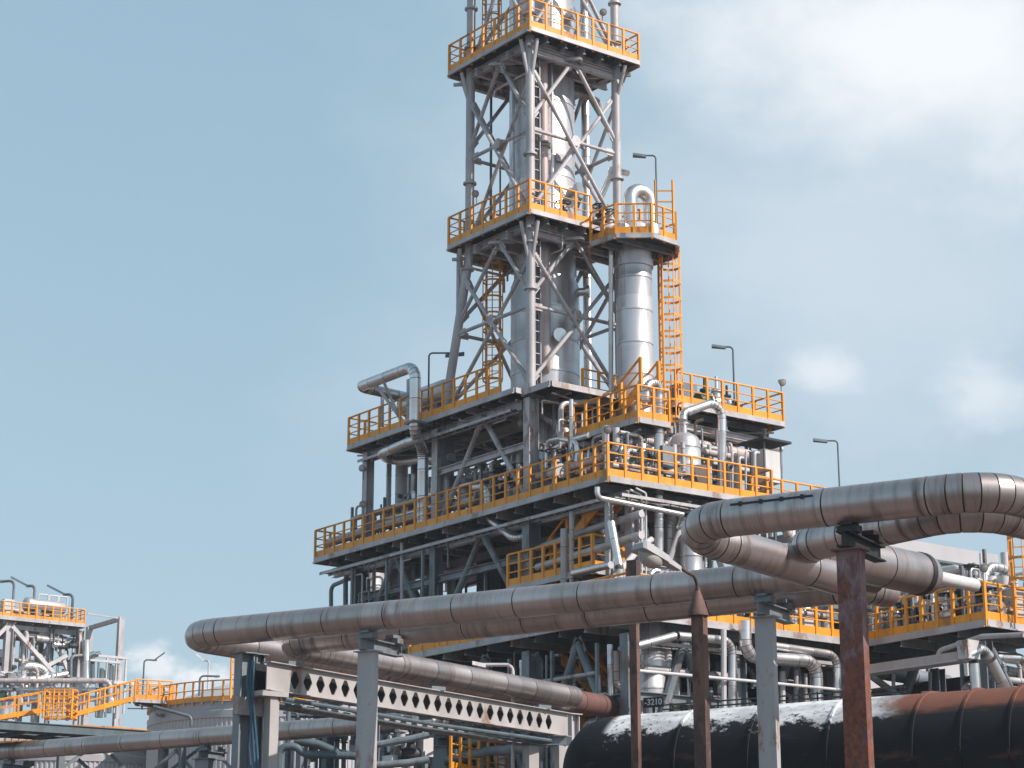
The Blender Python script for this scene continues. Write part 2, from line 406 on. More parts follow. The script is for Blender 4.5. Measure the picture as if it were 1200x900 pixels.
def caged_ladder(label, base, z1, out, w=.5, k=1.0, cage_from=2.2, mat='yellow', top_ext=1.1):
    """vertical ladder with stringers, rungs and a hooped safety cage bulging along `out`"""
    base = V(base); t = thing('caged_ladder', label, 'ladder', base); o = V((*out, 0)).normalized(); s = V((-o.y, o.x, 0)); z0 = base.z
    up = lambda z: V((0, 0, z-z0))
    for sg in (-1, 1):
        MB().bar(base+s*sg*w/2, base+s*sg*w/2+up(z1+top_ext), .03*k, .07*k).build('stringer', mat, t)
    rg = None; n = int((z1-z0)/.3)
    n = min(n, 90)
    for i in range(n):
        p = base+up(z0+.3*(i+.5))
        if rg is None: rg = MB().rod(p-s*w/2, p+s*w/2, .013*k, 6).build('rung', mat, t); p0 = p
        else:
            c = rg.copy(); COL.objects.link(c); c.parent = t; c.location = (0, 0, p.z-p0.z)
    hp = None; zz = z0+cage_from
    R_ = .36
    arc = [(-w/2, 0)] + [(R_*math.cos(a)*1.0, .36+R_*math.sin(a)) for a in [math.pi+.3-(math.pi+.6)*i/10 for i in range(11)]] + [(w/2, 0)]
    while zz < z1+top_ext:
        p = base+up(zz)
        if hp is None:
            m = MB()
            for (x0, y0), (x1, y1) in zip(arc, arc[1:]): m.bar(p+s*x0+o*y0, p+s*x1+o*y1, .012*k, .06*k)
            hp = m.build('cage_hoop', mat, t); p0h = p
        else:
            c = hp.copy(); COL.objects.link(c); c.parent = t; c.location = (0, 0, p.z-p0h.z)
        zz += .62
    for x, y in (arc[2], arc[4], arc[6], arc[8], arc[10]):
        q = base+s*x+o*y
        MB().bar(q+up(z0+cage_from), q+up(z1+top_ext), .03*k, .012*k).build('cage_strap', mat, t)
    return t

def column_vessel(name, label, base, prof, mat='shell', seams=(), cat='column', seg=40, extra=None):
    t = thing(name, label, cat, base)
    P = []
    for i, (z, r) in enumerate(prof):
        if P:
            z0, r0 = P[-1]
            for s_ in seams:
                if z0+.05 < s_ < z-.05 and abs(r-r0) < .3:
                    rr = r0+(r-r0)*(s_-z0)/(z-z0)
                    P += [(s_-.02, rr), (s_-.012, rr-.014), (s_+.012, rr-.014), (s_+.02, rr+.006), (s_+.1, rr+.006), (s_+.11, rr)]
        P.append((z, r))
    MB().lathe(base, P, seg).build('shell', mat, t)
    return t

def flange(mb, c, ax, r, th=.08):
    c, ax = V(c), V(ax).normalized(); return mb.rings([(c-ax*th/2, ax, r, 0), (c+ax*th/2, ax, r, th)], 20)

def pipe_thing(label, pts, r, mat='silver', name='pipe', bend=1.5, seam=1.2, seg=14, fl=(), cat='pipe', group=None, gores=5):
    """insulated pipe as a thing; flanges as parts"""
    if not fl: return solo(MB().pipe(pts, r, bend, seam, seg, gores), name, mat, label, cat, group)
    t = thing(name, label, cat, pts[0], group)
    MB().pipe(pts, r, bend, seam, seg, gores).build('run', mat, t)
    for (i, f) in fl:
        a, b = V(pts[i]), V(pts[i+1]); c = a+(b-a)*f
        flange(flange(MB(), c-(b-a).normalized()*.06, b-a, r*1.6, .07), c+(b-a).normalized()*.06, b-a, r*1.6, .07).build('flange', 'steel', t)
    return t
def valve(label, c, ax, r=.12, mat='green', wheel=True):
    c, ax = V(c), V(ax).normalized(); t = thing('gate_valve', label, 'valve', c)
    m = MB(); m.rings([(c-ax*r*2.2, ax, r*1.5, 0), (c-ax*r*1.9, ax, r*1.5, 0), (c-ax*r*1.85, ax, r*.9, 0), (c-ax*r*.8, ax, r*1.2, 0), (c, ax, r*1.35, 0), (c+ax*r*.8, ax, r*1.2, 0), (c+ax*r*1.85, ax, r*.9, 0), (c+ax*r*1.9, ax, r*1.5, 0), (c+ax*r*2.2, ax, r*1.5, 0)], 14)
    m.build('valve_body', mat, t)
    MB().lathe(c, [(r*.5, r*.8), (r*2, r*.7), (r*2.05, r*1.1), (r*2.5, r*1.1), (r*2.55, r*.35), (r*5, r*.3)], 12).build('bonnet', mat, t)
    MB().rod(c-V((0, 0, r*.9)), c-V((0, 0, max(.5, r*3))), r*.6, 10).build('stub', 'steel', t)
    if wheel:
        m = MB(); wc = c+V((0, 0, r*4.4)); P = [wc+V((math.cos(a), math.sin(a), 0))*r*1.8 for a in [i*math.pi/6 for i in range(13)]]
        for a, b in zip(P, P[1:]): m.rod(a, b, r*.2, 6)
        for i in (0, 3, 6, 9): m.rod(wc, P[i], r*.14, 5)
        m.build('handwheel', 'black', t)
    return t

# ------------------------------------------------------------------ sky, sun, ground
SUN_EL = R(40); SD = cam_dir(.90, -.44).normalized()
sun_az = math.atan2(SD.x, SD.y)
world = bpy.data.worlds.new('World'); scn.world = world; world.use_nodes = True
nt = world.node_tree; bg = nt.nodes['Background']
sky = nd(nt, 'ShaderNodeTexSky', sky_type='NISHITA', sun_disc=False, sun_elevation=SUN_EL, sun_rotation=sun_az, air_density=1.0, dust_density=1.2, ozone_density=1.4)
gen = nd(nt, 'ShaderNodeTexCoord').outputs['Generated']
def sky_cloud(u, v, rad, squash=1.0, gain=1.0, nscale=9, seed=0.0, lo=.42, hi=.70):
    """a soft bank of cloud round one direction of the sky"""
    d = ray(u, v)[0].normalized(); rt = cam_dir(1, 0); upv = rt.cross(d)
    def dot(vec):
        n = nd(nt, 'ShaderNodeVectorMath', operation='DOT_PRODUCT'); nt.links.new(gen, n.inputs[0]); n.inputs[1].default_value = vec; return n.outputs['Value']
    x = math_(nt, 'DIVIDE', math_(nt, 'SUBTRACT', dot(rt), rt.dot(d)), rad)
    y = math_(nt, 'DIVIDE', math_(nt, 'SUBTRACT', dot(upv), upv.dot(d)), rad*squash)
    rr = math_(nt, 'SQRT', math_(nt, 'ADD', math_(nt, 'MULTIPLY', x, x), math_(nt, 'MULTIPLY', y, y)))
    front = ramp(nt, dot(d), .2, .5)
    n = noise(nt, gen, nscale, 6, .55, (1, 1, 1.6), (seed, seed*2, 0))
    e = math_(nt, 'ADD', math_(nt, 'SUBTRACT', 1.0, rr), math_(nt, 'MULTIPLY', math_(nt, 'SUBTRACT', n, .5), 2.2))
    return math_(nt, 'MULTIPLY', math_(nt, 'MULTIPLY', ramp(nt, e, lo-.35, hi+.25), front), gain)
hs = nd(nt, 'ShaderNodeHueSaturation'); hs.inputs['Saturation'].default_value = .80; hs.inputs['Value'].default_value = 1.0; hs.inputs['Hue'].default_value = .487
nt.links.new(sky.outputs[0], hs.inputs['Color'])
sz_ = nd(nt, 'ShaderNodeSeparateXYZ'); nt.links.new(gen, sz_.inputs[0])
grad = mixc(nt, ramp(nt, sz_.outputs[2], .0, .55), (2.28, 3.17, 3.8), (1.88, 2.95, 3.66))
grad = mixc(nt, ramp(nt, sz_.outputs[2], .46, .95), grad, (.75, 1.45, 2.05))
skyc = mixc(nt, .74, hs.outputs[0], grad)
veil = noise(nt, gen, 2.6, 5, .5, (1, 1, 1.4), (2.3, 1.1, .4))
skyc = mixc(nt, math_(nt, 'MULTIPLY', ramp(nt, veil, .4, .85), .10), skyc, (3.6, 4.0, 4.3))
for (u, v, rad, sq, g, ns, sd_, lo, hi) in ((1100, 40, .130, .60, .92, 8, 1.3, .25, .8), (960, 120, .11, .5, .45, 7, 4.1, .2, .9), (960, 330, .24, .8, .42, 5, 7.7, .1, 1.0),
                                   (965, 432, .026, .5, .55, 30, 2.2, .3, .8), (1165, 455, .034, .7, .5, 25, 5.2, .3, .8), 
                                   (235, 792, .030, .38, 1.0, 50, 6.0, .40, .62), (175, 775, .016, .6, .8, 60, 8.5, .40, .62)):
    skyc = mixc(nt, sky_cloud(u, v, rad, sq, g, ns, sd_, lo, hi), skyc, (5.5, 5.65, 5.85))
nt.links.new(skyc, bg.inputs['Color']); bg.inputs['Strength'].default_value = .13
sl = bpy.data.lights.new('sun', 'SUN'); sl.energy = 4.1; sl.angle = R(.6); sl.color = (1, .89, .815)
so = bpy.data.objects.new('sun', sl); COL.objects.link(so); so.location = (0, -60, 90)
sv = V((SD.x*math.cos(SUN_EL), SD.y*math.cos(SUN_EL), math.sin(SUN_EL)))
so.rotation_euler = sv.to_track_quat('Z', 'Y').to_euler()
scn.view_settings.view_transform = 'Standard'; scn.view_settings.look = 'None'; scn.view_settings.gamma = 1; scn.view_settings.exposure = 0.46

structure(MB().box((-2500, -2500, -.5), (2500, 2500, 0)).build('ground', 'ground', None, 0))
def strip(a, b, w, z):
    d = (b-a).normalized(); s = V((-d.y, d.x, 0))*w/2; m = MB()
    m.v = [a-s+V((0, 0, z)), b-s+V((0, 0, z)), b+s+V((0, 0, z)), a+s+V((0, 0, z))]; m.f = [[0, 1, 2, 3]]; return m
g0 = lambda a, b: V((CAM.x, CAM.y, 0))+cam_dir(a, b)
structure(strip(g0(-60, 18), g0(60, 18), 7, .004).build('road', 'road', None, 0))

# ------------------------------------------------------------------ the big pipes in front
ZP, Z2 = 8.42, 8.9
RD = V((.94, .34, 0)).normalized()
def lvl(u, v, Y): p = WY(u, v, Y); return p
def off(p, a, b, dz=0): return p+cam_dir(a, b)+V((0, 0, dz))
PR = .305
K1 = lvl(211, 744, 45.2); K2 = lvl(985, 669.5, 37.3)
RET = lvl(663, 817, 57.2)
K1.z = K2.z = RET.z = ZP
MB_ = MB
pipe_thing('long dull aluminium pipe crossing the whole front, with hairpin bend at its left end',
           [RET, K1, K2, K2+V((.95, .1, 0))], PR, 'jacket', 'insulated_pipe', 1.35, 1.55, 32)
pipe_thing('dirty streaked pipe running just behind and below the long front pipe',
           [off(RET, .9, -.55, -.06)-V((.9, 0, 0)), off(K1, 2.15, .55, -.1), off(K2, .5, 1.05, -.1), off(K2, .5, 1.05, -.1)+V((.9, .1, 0))], PR-.01, 'jacket', 'insulated_pipe', 1.3, 1.5, 28)
E0 = RET; dR = (RET-K1).normalized()
t = thing('pipe_end', 'reddish brown primed pipe end past the white girder, with pale bare collar', 'pipe end', RET)
MB().pipe([RET+dR*.02, RET+dR*2.2], PR+.012, 1, 1.0, 28).build('primed_jacket', 'jacket_rust', t)
MB().rings([(RET+dR*2.2, dR, PR+.012, 0), (RET+dR*2.45, dR, PR-.02, .2), (RET+dR*2.75, dR, .16, .5), (RET+dR*2.78, dR, .02, .6)], 28).build('end_cone', 'jacket', t)
K3 = lvl(775, 616, 33.0); K4 = lvl(1158, 571, 30.3); K3.z = K4.z = 8.41
upper_pipe = pipe_thing('upper dull aluminium pipe at right, bending back at its left end under its own run',
           [K4+V((7, .6, 0)), K4, K3, K3+V((4.3, .1, -.42))], PR, 'jacket', 'insulated_pipe', 1.35, 1.75, 32)
_d = (K4-K3).normalized(); _s = V((-_d.y, _d.x, 0)); _s = -_s if _s.dot(cam_dir(0, 1)) > 0 else _s
_q = V((0, 0, 1))*PR*.50+_s*PR*.875
_a, _b = K3+_d*1.35+_q, K3+_d*2.75+_q
_m = MB().bar(_a, _b, .02, .035)
for k_ in range(4): _c = _a+(_b-_a)*(k_+.5)/4; _m.bar(_c-_d*.03, _c+_d*.03, .05, .07)
_m.build('cover_latch_strip', 'black', upper_pipe)
K3b = lvl(930, 642, 34.9); K4b = off(K4, .05, 1.35, 0); K3b.z = K4b.z = 8.41
LEG = lvl(1078, 668, 37.3); LEG.z = 8.38
dl = (LEG-K3b).normalized()
pipe_thing('streaked brown stained pipe tucked beneath the upper right pipe',
           [K4b+V((7, .7, 0)), K4b, K3b, K3b+dl*1.3], PR-.005, 'jacket', 'insulated_pipe', 1.35, 1.1, 28)
t = thing('insulated_pipe', 'thick sunlit pipe end with black clamp ring and white spool beside the red post', 'pipe', K3b+dl*1.5)
MB().rings([(K3b+dl*1.15, dl, PR, 0), (K3b+dl*1.5, dl, .385, .4)], 32).build('reducer', 'jacket', t)
L_ = (LEG-K3b).length
MB().pipe([K3b+dl*1.5, K3b+dl*L_], .385, 1, 1.1, 32, start=.9).build('jacket', 'jacket', t)
MB().rings([(K3b+dl*(L_-.1), dl, .385, 0), (K3b+dl*(L_-.1), dl, .40, 0), (K3b+dl*(L_+.02), dl, .40, .1), (K3b+dl*(L_+.02), dl, .385, .1)], 32).build('clamp_ring', 'black', t)
MB().rings([(K3b+dl*(L_+.02), dl, .38, 0), (K3b+dl*(L_+.2), dl, .355, .2), (K3b+dl*(L_+.35), dl, .26, .5), (K3b+dl*(L_+.5), dl, .13, .6)], 32).build('end_cone', 'jacket', t)
MB().rod(K3b+dl*(L_+.48), K3b+dl*(L_+1.7), .125, 20).build('spool', 'white', t)

# lower pipe, further back at left
A3, B3 = lvl(-40, 886.5, 72.8), lvl(500, 842.5, 61.8); A3.z = B3.z = 8.35
pipe_thing('thinner dull pipe low at left, passing behind the tall blue columns', [A3, B3, B3+V((5, 1, 0))], .30, 'jacket', 'insulated_pipe', 1.4, 1.7, 24)

RUN = (K2-K1).normalized(); RUN_A = math.atan2(RUN.y, RUN.x); RN = V((-RUN.y, RUN.x, 0))
def fbox(mb, c, w, d, z0, z1):       # box aligned with the front pipe run: w along the run, d across it
    x, y = RUN*w/2, RN*d/2; c = V((c.x, c.y, 0)); lo, hi = V((0, 0, z0)), V((0, 0, z1))
    return mb.quadbox([c-x-y+lo, c+x-y+lo, c+x+y+lo, c-x+y+lo, c-x-y+hi, c+x-y+hi, c+x+y+hi, c-x+y+hi])
def pipe_post(label, c, ztop, w, d, mat, saddle_mat='frame', reach=1.15, cap=True):
    """box post with a crosshead carrying two pipes, shoe and clamp bolts"""
    t = thing('pipe_support', label, 'pipe support', (c.x, c.y, 0))
    m = fbox(MB(), c, w, d, 0, ztop-.42); fbox(m, c, w+.14, d+.14, 0, .05); m.build('post', mat, t)
    fbox(MB(), c, w+.12, d+.16, ztop-.418, ztop-.39).build('cap_plate', mat, t)
    e = RN*reach
    m = MB(); m.ibar(c-RN*.32+V((0, 0, ztop-.26-c.z)), c+e+V((0, 0, ztop-.26-c.z)), .2, .25); m.build('crosshead', saddle_mat, t)
    for s_ in (0.0, .95):
        q = c+RN*s_
        mm = MB(); fbox(mm, q, .34, .22, ztop-.13, ztop-.02); fbox(mm, q, .20, .34, ztop-.02, ztop+.05); mm.build('pipe_shoe', saddle_mat, t)
    return t
def at_run(u, off_=0.0, K=None, L=None, Ks=None):
    K, L = (K1, K2) if K is None else (K, L)
    best = min((abs(px(K+(L-K)*i/400)[0]-u), i) for i in range(401))[1]
    return K+(L-K)*best/400
def px(P):
    d = P-CAM; X = d.x*ca-d.y*sa; Y = d.x*sa+d.y*ca; D_ = Y*ct+d.z*st
    return 600+F*X/D_, 450-F*(d.z*ct-Y*st)/D_
pipe_post('grey box post with rust flecks under the long pipe, beside the white girder', at_run(431)+RN*.05, ZP-PR, .40, .18, 'postgrey', 'frame')
pipe_post('clean grey box post under the long pipe, right of the lamp post', at_run(893)+RN*.05, ZP-PR, .36, .17, 'postgrey', 'frame')
pipe_post('rusty red post holding the upper right pipes on black saddle', at_run(993, K=K3, L=K4)+RN*.05, 8.41-PR, .38, .23, 'rustred', 'black', 1.3)
pipe_post('small blue grey support under the low left pipe', at_run(240, K=A3, L=B3)+RN*.05, 8.35-.3, .55, .3, 'frame', 'frame', 1.0)
pipe_post('squat support post beneath the low pipe, half hidden by girder', at_run(518, K=A3, L=B3+V((1, .2, 0)))+RN*.05, 8.35-.3, .5, .3, 'frame', 'frame', .9)
pipe_post('support head at far left bottom under the low pipe', at_run(10, K=A3, L=B3)+RN*.05, 8.35-.3, .5, .3, 'frame', 'frame', 1.0)

# castellated girder with diamond openings
G0, G1 = lvl(312, 796.5, 44.4), lvl(665, 846, 54.4)
G0.z = G1.z = (G0.z+G1.z)/2 + .0
def girder():
    t = thing('castellated_girder', 'pale girder pierced by a row of diamond holes, carrying the hairpin pipe', 'girder', (G0+G1)/2)
    d = (G1-G0).normalized(); s = d.cross(V((0, 0, 1))).normalized(); L = (G1-G0).length; hh = .29; n = 24
    m = MB(); th = .012
    def add(poly):
        k = len(poly); b0 = len(m.v)
        for sg in (1, -1):
            for (x, z) in poly: m.v.append(G0+d*x+V((0, 0, z))+s*th*sg)
        m.f.append([b0+i for i in range(k)]); m.f.append([b0+k+i for i in range(k)][::-1])
        for i in range(k): j = (i+1) % k; m.f.append([b0+j, b0+i, b0+k+i, b0+k+j])
    e0, e1 = .72, .7; p = (L-e0-e1)/n; w = p*.33; c = .075; dz = .185
    add([(0, -hh), (e0, -hh), (e0, hh), (0, hh)]); add([(L-e1, -hh), (L, -hh), (L, hh), (L-e1, hh)])
    for i in range(n):
        x0 = e0+p*i; xc = x0+p/2; x1 = x0+p
        add([(x0, -hh), (xc, -hh), (xc, -dz), (xc-c*.6, -dz), (xc-w, -.02), (xc-w, .02), (xc-c*.6, dz), (xc, dz), (xc, hh), (x0, hh)])
        add([(x1, hh), (xc, hh), (xc, dz), (xc+c*.6, dz), (xc+w, .02), (xc+w, -.02), (xc+c*.6, -dz), (xc, -dz), (xc, -hh), (x1, -hh)])
    m.build('pierced_web', 'girder', t, 0)
    for z in (-hh-.012, hh+.012): MB().bar(G0+V((0, 0, z)), G1+V((0, 0, z)), .24, .02).build('flange', 'girder', t)
    for x in (.9, 6.2, L-1.2):
        q = G0+d*x+V((0, 0, hh+.02)); MB().box(q-V((.2, .12, 0)), q+V((.2, .12, .09))).build('pipe_shoe', 'frame', t)
    # second web behind, and ties
    q = s*(.34 if (s*1).dot(cam_dir(0, 1)) > 0 else -.34)
    MB().bar(G0+q, G1+q, .05, .60).build('rear_beam', 'black', t)
    for i in range(7): MB().bar(G0+d*(L*(i+.5)/7)+V((0, 0, -hh-.06)), G0+d*(L*(i+.5)/7)+q+V((0, 0, -hh-.06)), .1, .08).build('tie', 'frame', t)
girder()
zb = G0.z-.32
for i, (dz, r_) in enumerate(((-.12, .05), (-.2, .03), (-.16, .035))):
    a, b = G0+V((.3, -.05+.25*i, -.34+dz)), G1+V((-.2, -.05+.25*i, -.34+dz))
    solo(MB().pipe([a, (a+b)/2+V((0, 0, -.05)), b], r_, 1, 0, 8), 'conduit', 'teal', ('thicker dark conduit slung below the pale girder', 'thin dark conduit below the girder, nearest its bottom edge', 'middle dark conduit of the three below the girder')[i], 'conduit', 'conduits slung under the girder')
def hpost(label, c, z1, w, d, mat, name='steel_column', cat='column', extra=None, aligned=True):
    t = thing(name, label, cat, (c.x, c.y, 0))
    MB().hcol((c.x, c.y), 0, z1, w, d).build('shaft', mat, t)
    MB().box((c.x-w/2-.06, c.y-d/2-.06, z1+.003), (c.x+w/2+.06, c.y+d/2+.06, z1+.03)).build('cap_plate', mat, t)
    return t
hpost('leftmost blue grey column under the hairpin bend', lvl(286, 800, 44.8), 7.95, .34, .28, 'frame')
hpost('slim blue grey column with cables, under the hairpin bend', lvl(302, 800, 45.4), 8.0, .22, .22, 'frame')
c = lvl(318, 840, 44.6)
t = thing('girder_post', 'pale box post holding up the left end of the girder', 'post', (c.x, c.y, 0))
m = MB(); m.box((c.x-.11, c.y-.13, 0), (c.x+.11, c.y+.13, zb-.12)); m.build('shaft', 'girder', t)
MB().box((c.x-.42, c.y-.2, zb-.117), (c.x+.3, c.y+.2, zb-.01)).build('bearing_plate', 'girder', t)
MB().box((c.x-.7, c.y+.25, zb-.5), (c.x+.2, c.y+.45, zb-.12)).build('bracket', 'girder', t)
for i, (u0, u1, w) in enumerate(((292, 297, .035), (295, 301, .03), (298, 292, .025))):
    pts = [lvl(u0, 775, 44.5), lvl(u0-2, 800, 44.4), lvl((u0+u1)/2, 840, 44.3), lvl(u1, 875, 44.3), lvl(u1+2, 905, 44.3)]
    solo(MB().pipe(pts, w, 3, 0, 8), 'cable', 'cable', ('thick blue cable hanging between the two blue columns', 'blue cable curling to the right at the columns foot', 'thin blue cable curling left between the columns')[i], 'cable', 'blue cables on the columns')
c = lvl(640, 880, 54.0)
t = thing('portal_frame', 'short grey portal under the right end of the pierced girder', 'frame', (c.x, c.y, 0))
for u in (622, 657): q = lvl(u, 880, 53.8); MB().box((q.x-.16, q.y-.14, 0), (q.x+.16, q.y+.14, zb-.28)).build('leg', 'girder', t)
qa, qb = lvl(612, 880, 53.8), lvl(664, 880, 53.8)
MB().ibar((qa.x, qa.y, zb-.14), (qb.x, qb.y, zb-.14), .25, .25).build('header', 'frame', t)
q0, q1 = lvl(628, 900, 53.8), lvl(652, 868, 53.8); MB().bar((q0.x, q0.y, zb-1.9), (q1.x, q1.y, zb-.6), .1).build('brace', 'frame', t)

# lamp post with cone top, and the plain brown post
c = lvl(821, 790, 36.2)
t = thing('lamp_post', 'brown rusty post with cone top and big grey lamp head reaching left over the pipe', 'street lamp', (c.x, c.y, 0))
zt = lvl(818, 722, 36.2).z
m = fbox(MB(), c, .23, .19, 0, zt); m.build('post', 'rustbrown', t)
zc = lvl(818, 694, 36.2).z; ct_ = lvl(818, 722, 36.2)
MB().lathe((ct_.x, ct_.y, zt+.002), [(0, .19), (.1, .17), (zc-zt, .06), (zc-zt+.1, .035)], 20).build('cone_cap', 'rustbrown', t)
arm = [lvl(818, 700, 36.2), lvl(817, 685, 36.15), lvl(813.5, 675, 36.0), lvl(806, 671, 35.9), lvl(790, 661, 35.7)]
MB().pipe(arm, .03, 3, 0, 10).build('arm', 'rustbrown', t)
l0, l1 = lvl(796, 668, 35.8), lvl(747, 643, 35.2); l1.z += .02
d = (l1-l0).normalized(); sd = d.cross(V((0, 0, 1))).normalized(); un = sd.cross(d).normalized(); hd = MB(); L = (l1-l0).length
for (x0, w0, t0, x1, w1, t1) in ((0, .06, .06, .36, .11, .09), (.36, .15, .10, .95, .21, .13), (.95, .21, .13, 1.0, .16, .08)):
    a, b = l0+d*L*x0, l0+d*L*x1
    hd.quadbox([a-sd*w0-un*t0*.3, a+sd*w0-un*t0*.3, a+sd*w0*.75+un*t0, a-sd*w0*.75+un*t0, b-sd*w1-un*t1*.3, b+sd*w1-un*t1*.3, b+sd*w1*.75+un*t1, b-sd*w1*.75+un*t1])
hd.build('lamp_head', 'lampgrey', t, 0)
lm = MB(); P = []
for i in range(9):
    x = .40+.55*i/8; f = math.sin(math.pi*i/8)**.5
    P.append((l0+d*L*x-un*.06, d, max(.02, .17*f), x))
lm.rings(P, 20); lm.build('diffuser', 'lens', t)
c = lvl(744, 780, 44.0)
t = thing('pole', 'plain brown rusty post standing behind the long pipe', 'post', (c.x, c.y, 0))
zt = lvl(741, 657, 44).z
fbox(MB(), c, .17, .15, 0, zt-.5).build('shaft', 'rustbrown', t); fbox(MB(), c, .24, .2, zt-.497, zt).build('socket', 'rustbrown', t)

# black flue duct at the bottom right
f0, f1 = lvl(672, 905, 47), lvl(1205, 877, 41.0)
RF = 1.32
zc = 6.78-RF
f0.z = f1.z = zc; fd = (f1-f0).normalized()
prof = [(0, .25), (.12, .62), (.32, .95), (.6, 1.18), (.95, 1.29), (1.3, RF)]
Lf = (f1-f0).length+3
C = [(f0+fd*x, fd, r, x) for x, r in prof]
bands = [3.35, 5.1, 6.9, 8.75, 9.75, 10.75]
for x in bands: C += [(f0+fd*(x-.03), fd, RF, x-.03), (f0+fd*(x-.025), fd, RF+.035, x-.025), (f0+fd*(x+.025), fd, RF+.035, x+.025), (f0+fd*(x+.03), fd, RF, x+.03)]
C.append((f0+fd*Lf, fd, RF, Lf))
FLUE_V = .25
t = thing('flue_duct', 'huge black horizontal duct with peeling white lagging and rusty crown', 'duct', f0)
o = MB().rings(C, 64).build('duct_shell', flue_mat(), t)
for x in (2.5, 7.5, 12):
    q = f0+fd*x; MB().box((q.x-.3, q.y-.9, 0), (q.x+.3, q.y+.9, zc-RF*.75)).build('saddle', 'frame', t)
# low black hand rail with kinks lying along the duct
t = thing('hand_rail', 'low black bar rail running along the top of the white lagged duct', 'rail', f0+V((0, 0, RF)))
sN = V((-fd.y, fd.x, 0))
for z, rr in ((.10, .018), (.2, .018)): MB().rod(f0+fd*2.2+sN*.25+V((0, 0, RF+z)), f0+fd*8.0+sN*.25+V((0, 0, RF+z)), rr, 8).build('bar', 'black', t)
for x in (2.4, 3.6, 4.8, 6.0, 7.0, 7.9): MB().rod(f0+fd*x+sN*.25+V((0, 0, RF-.1)), f0+fd*x+sN*.25+V((0, 0, RF+.24)), .02, 8).build('upright', 'black', t)

# ------------------------------------------------------------------ the tall lattice tower
Z1, ZM, ZT, ZX = 20.3, 26.6, 33.5, 40.6
def lattice():
    t = thing('lattice_tower', 'tall grey steel lattice tower with crossed braces round the bright column', 'tower', (2, 1.9, Z1))
    QL = 3.6
    legs = {'f': [(0, 0, Z1), (0, 0, 41)], 'l': [(0, 5.15, Z1), (0, QL+.05, ZM-.5), (0, QL, 41)], 'r': [(4, 0, Z1), (4, 0, 41)], 'b': [(4, 5.15, Z1), (4, QL+.05, ZM-.5), (4, QL, 41)]}
    for k, p in legs.items():
        lg = MB().pipe(p, .165, 1, 0, 18).build('leg', 'steel', t)
        for zf in (23.9 if k == 'f' else 0, 25.6, 28.9, 34.3, 35.9):
            if not zf: continue
            x, y = leg_at(legs[k], zf); f = MB(); flange(f, (x, y, zf), (0, 0, 1), .25, .07); f.build('flange', 'steel', lg)
    faces = [('f', 'r'), ('f', 'l'), ('r', 'b'), ('l', 'b')]
    for a, b in faces:
        for z0, z1 in ((Z1+.15, ZM-.45), (ZM+.1, ZT-.45), (ZT+.1, ZX)):
            zm = (z0+z1)/2
            P = lambda k, z: V((*leg_at(legs[k], z), z))
            mid = (P(a, zm)+P(b, zm))/2; topm = (P(a, z1)+P(b, z1))/2
            B = [(P(a, zm), P(b, zm), .068), (P(a, z1-.9), P(b, z0+.1), .074), (P(b, z1-.9), P(a, z0+.1), .074),
                 (topm, P(a, zm+.4), .076), (topm, P(b, zm+.4), .076)]
            n_ = (P(b, zm)-P(a, zm)).cross(V((0, 0, 1))).normalized()*.0
            for i, (p, q, r_) in enumerate(B):
                o = n_ + (P(b, zm)-P(a, zm)).cross(V((0, 0, 1))).normalized()*(.1 if i == 1 else -.06 if i == 2 else 0)
                MB().rod(p+o, q+o, r_, 10).build('brace', 'steel', t)
                if z0 > 40: continue
                fn_ = (P(b, zm)-P(a, zm)).cross(V((0, 0, 1))).normalized()
                for e, f_ in ((p, q), (q, p)):
                    d_ = (f_-e).normalized(); MB().bar(e+o+d_*.1, e+o+d_*.5, .03, .26, d_.cross(fn_)).build('gusset_plate', 'steel', t)
            MB().rings([(mid-V((.0, 0, .0))+(P(b, zm)-P(a, zm)).cross(V((0, 0, 1))).normalized()*k_, (P(b, zm)-P(a, zm)).cross(V((0, 0, 1))), .2, 0) for k_ in (-.12, .13)], 12).build('gusset_plate', 'steel', t)
    for zz in (ZM-.35, ZT-.35, ZX):
        for a, b in faces:
            p, q = V((*leg_at(legs[a], zz), zz)), V((*leg_at(legs[b], zz), zz))
            MB().ibar(p, q, .2, .3).build('ring_beam', 'steel', t)
    # legs' corner struts under the platforms
    for zz in (ZM, ZT):
        for k, (dx, dy) in {'f': (-.42, 0), 'f2': (0, -.42), 'l': (-.42, 0), 'l2': (0, .55), 'r': (.5, 0), 'r2': (0, -.55)}.items():
            x, y = leg_at(legs[k[0]], zz-.4); lx, ly = leg_at(legs[k[0]], zz-2.0)
            MB().rod((lx, ly, zz-2.0 if k[0] == 'f' else zz-1.55), (x+dx, y+dy, zz-.3), .07, 8).build('strut', 'steel', t)
def leg_at(p, z):
    for a, b in zip(p, p[1:]):
        if a[2] <= z <= b[2]+1e-6: k = (z-a[2])/(b[2]-a[2]); return (a[0]+(b[0]-a[0])*k, a[1]+(b[1]-a[1])*k)
    return p[-1][:2] if z > p[-1][2] else p[0][:2]
lattice()
CCX, CCY = 2.08, 1.85
column_vessel('distillation_column', 'broad bright aluminium column standing inside the lattice tower', (CCX, CCY, 16.5),
    [(0, .5), (3.2, .5), (3.6, 1.2), (4.6, 1.24), (8.3, 1.24), (8.6, 1.12), (16.6, 1.12), (16.62, 1.17), (16.8, 1.17), (16.82, 1.12), (25, 1.12)], 'shell',
    [4.9, 6.1, 7.3, 9.4, 10.9, 12.3, 13.8, 15.2, 16.2, 18.4, 19.9, 21.4, 22.9])
dcol = bpy.data.objects['distillation_column']
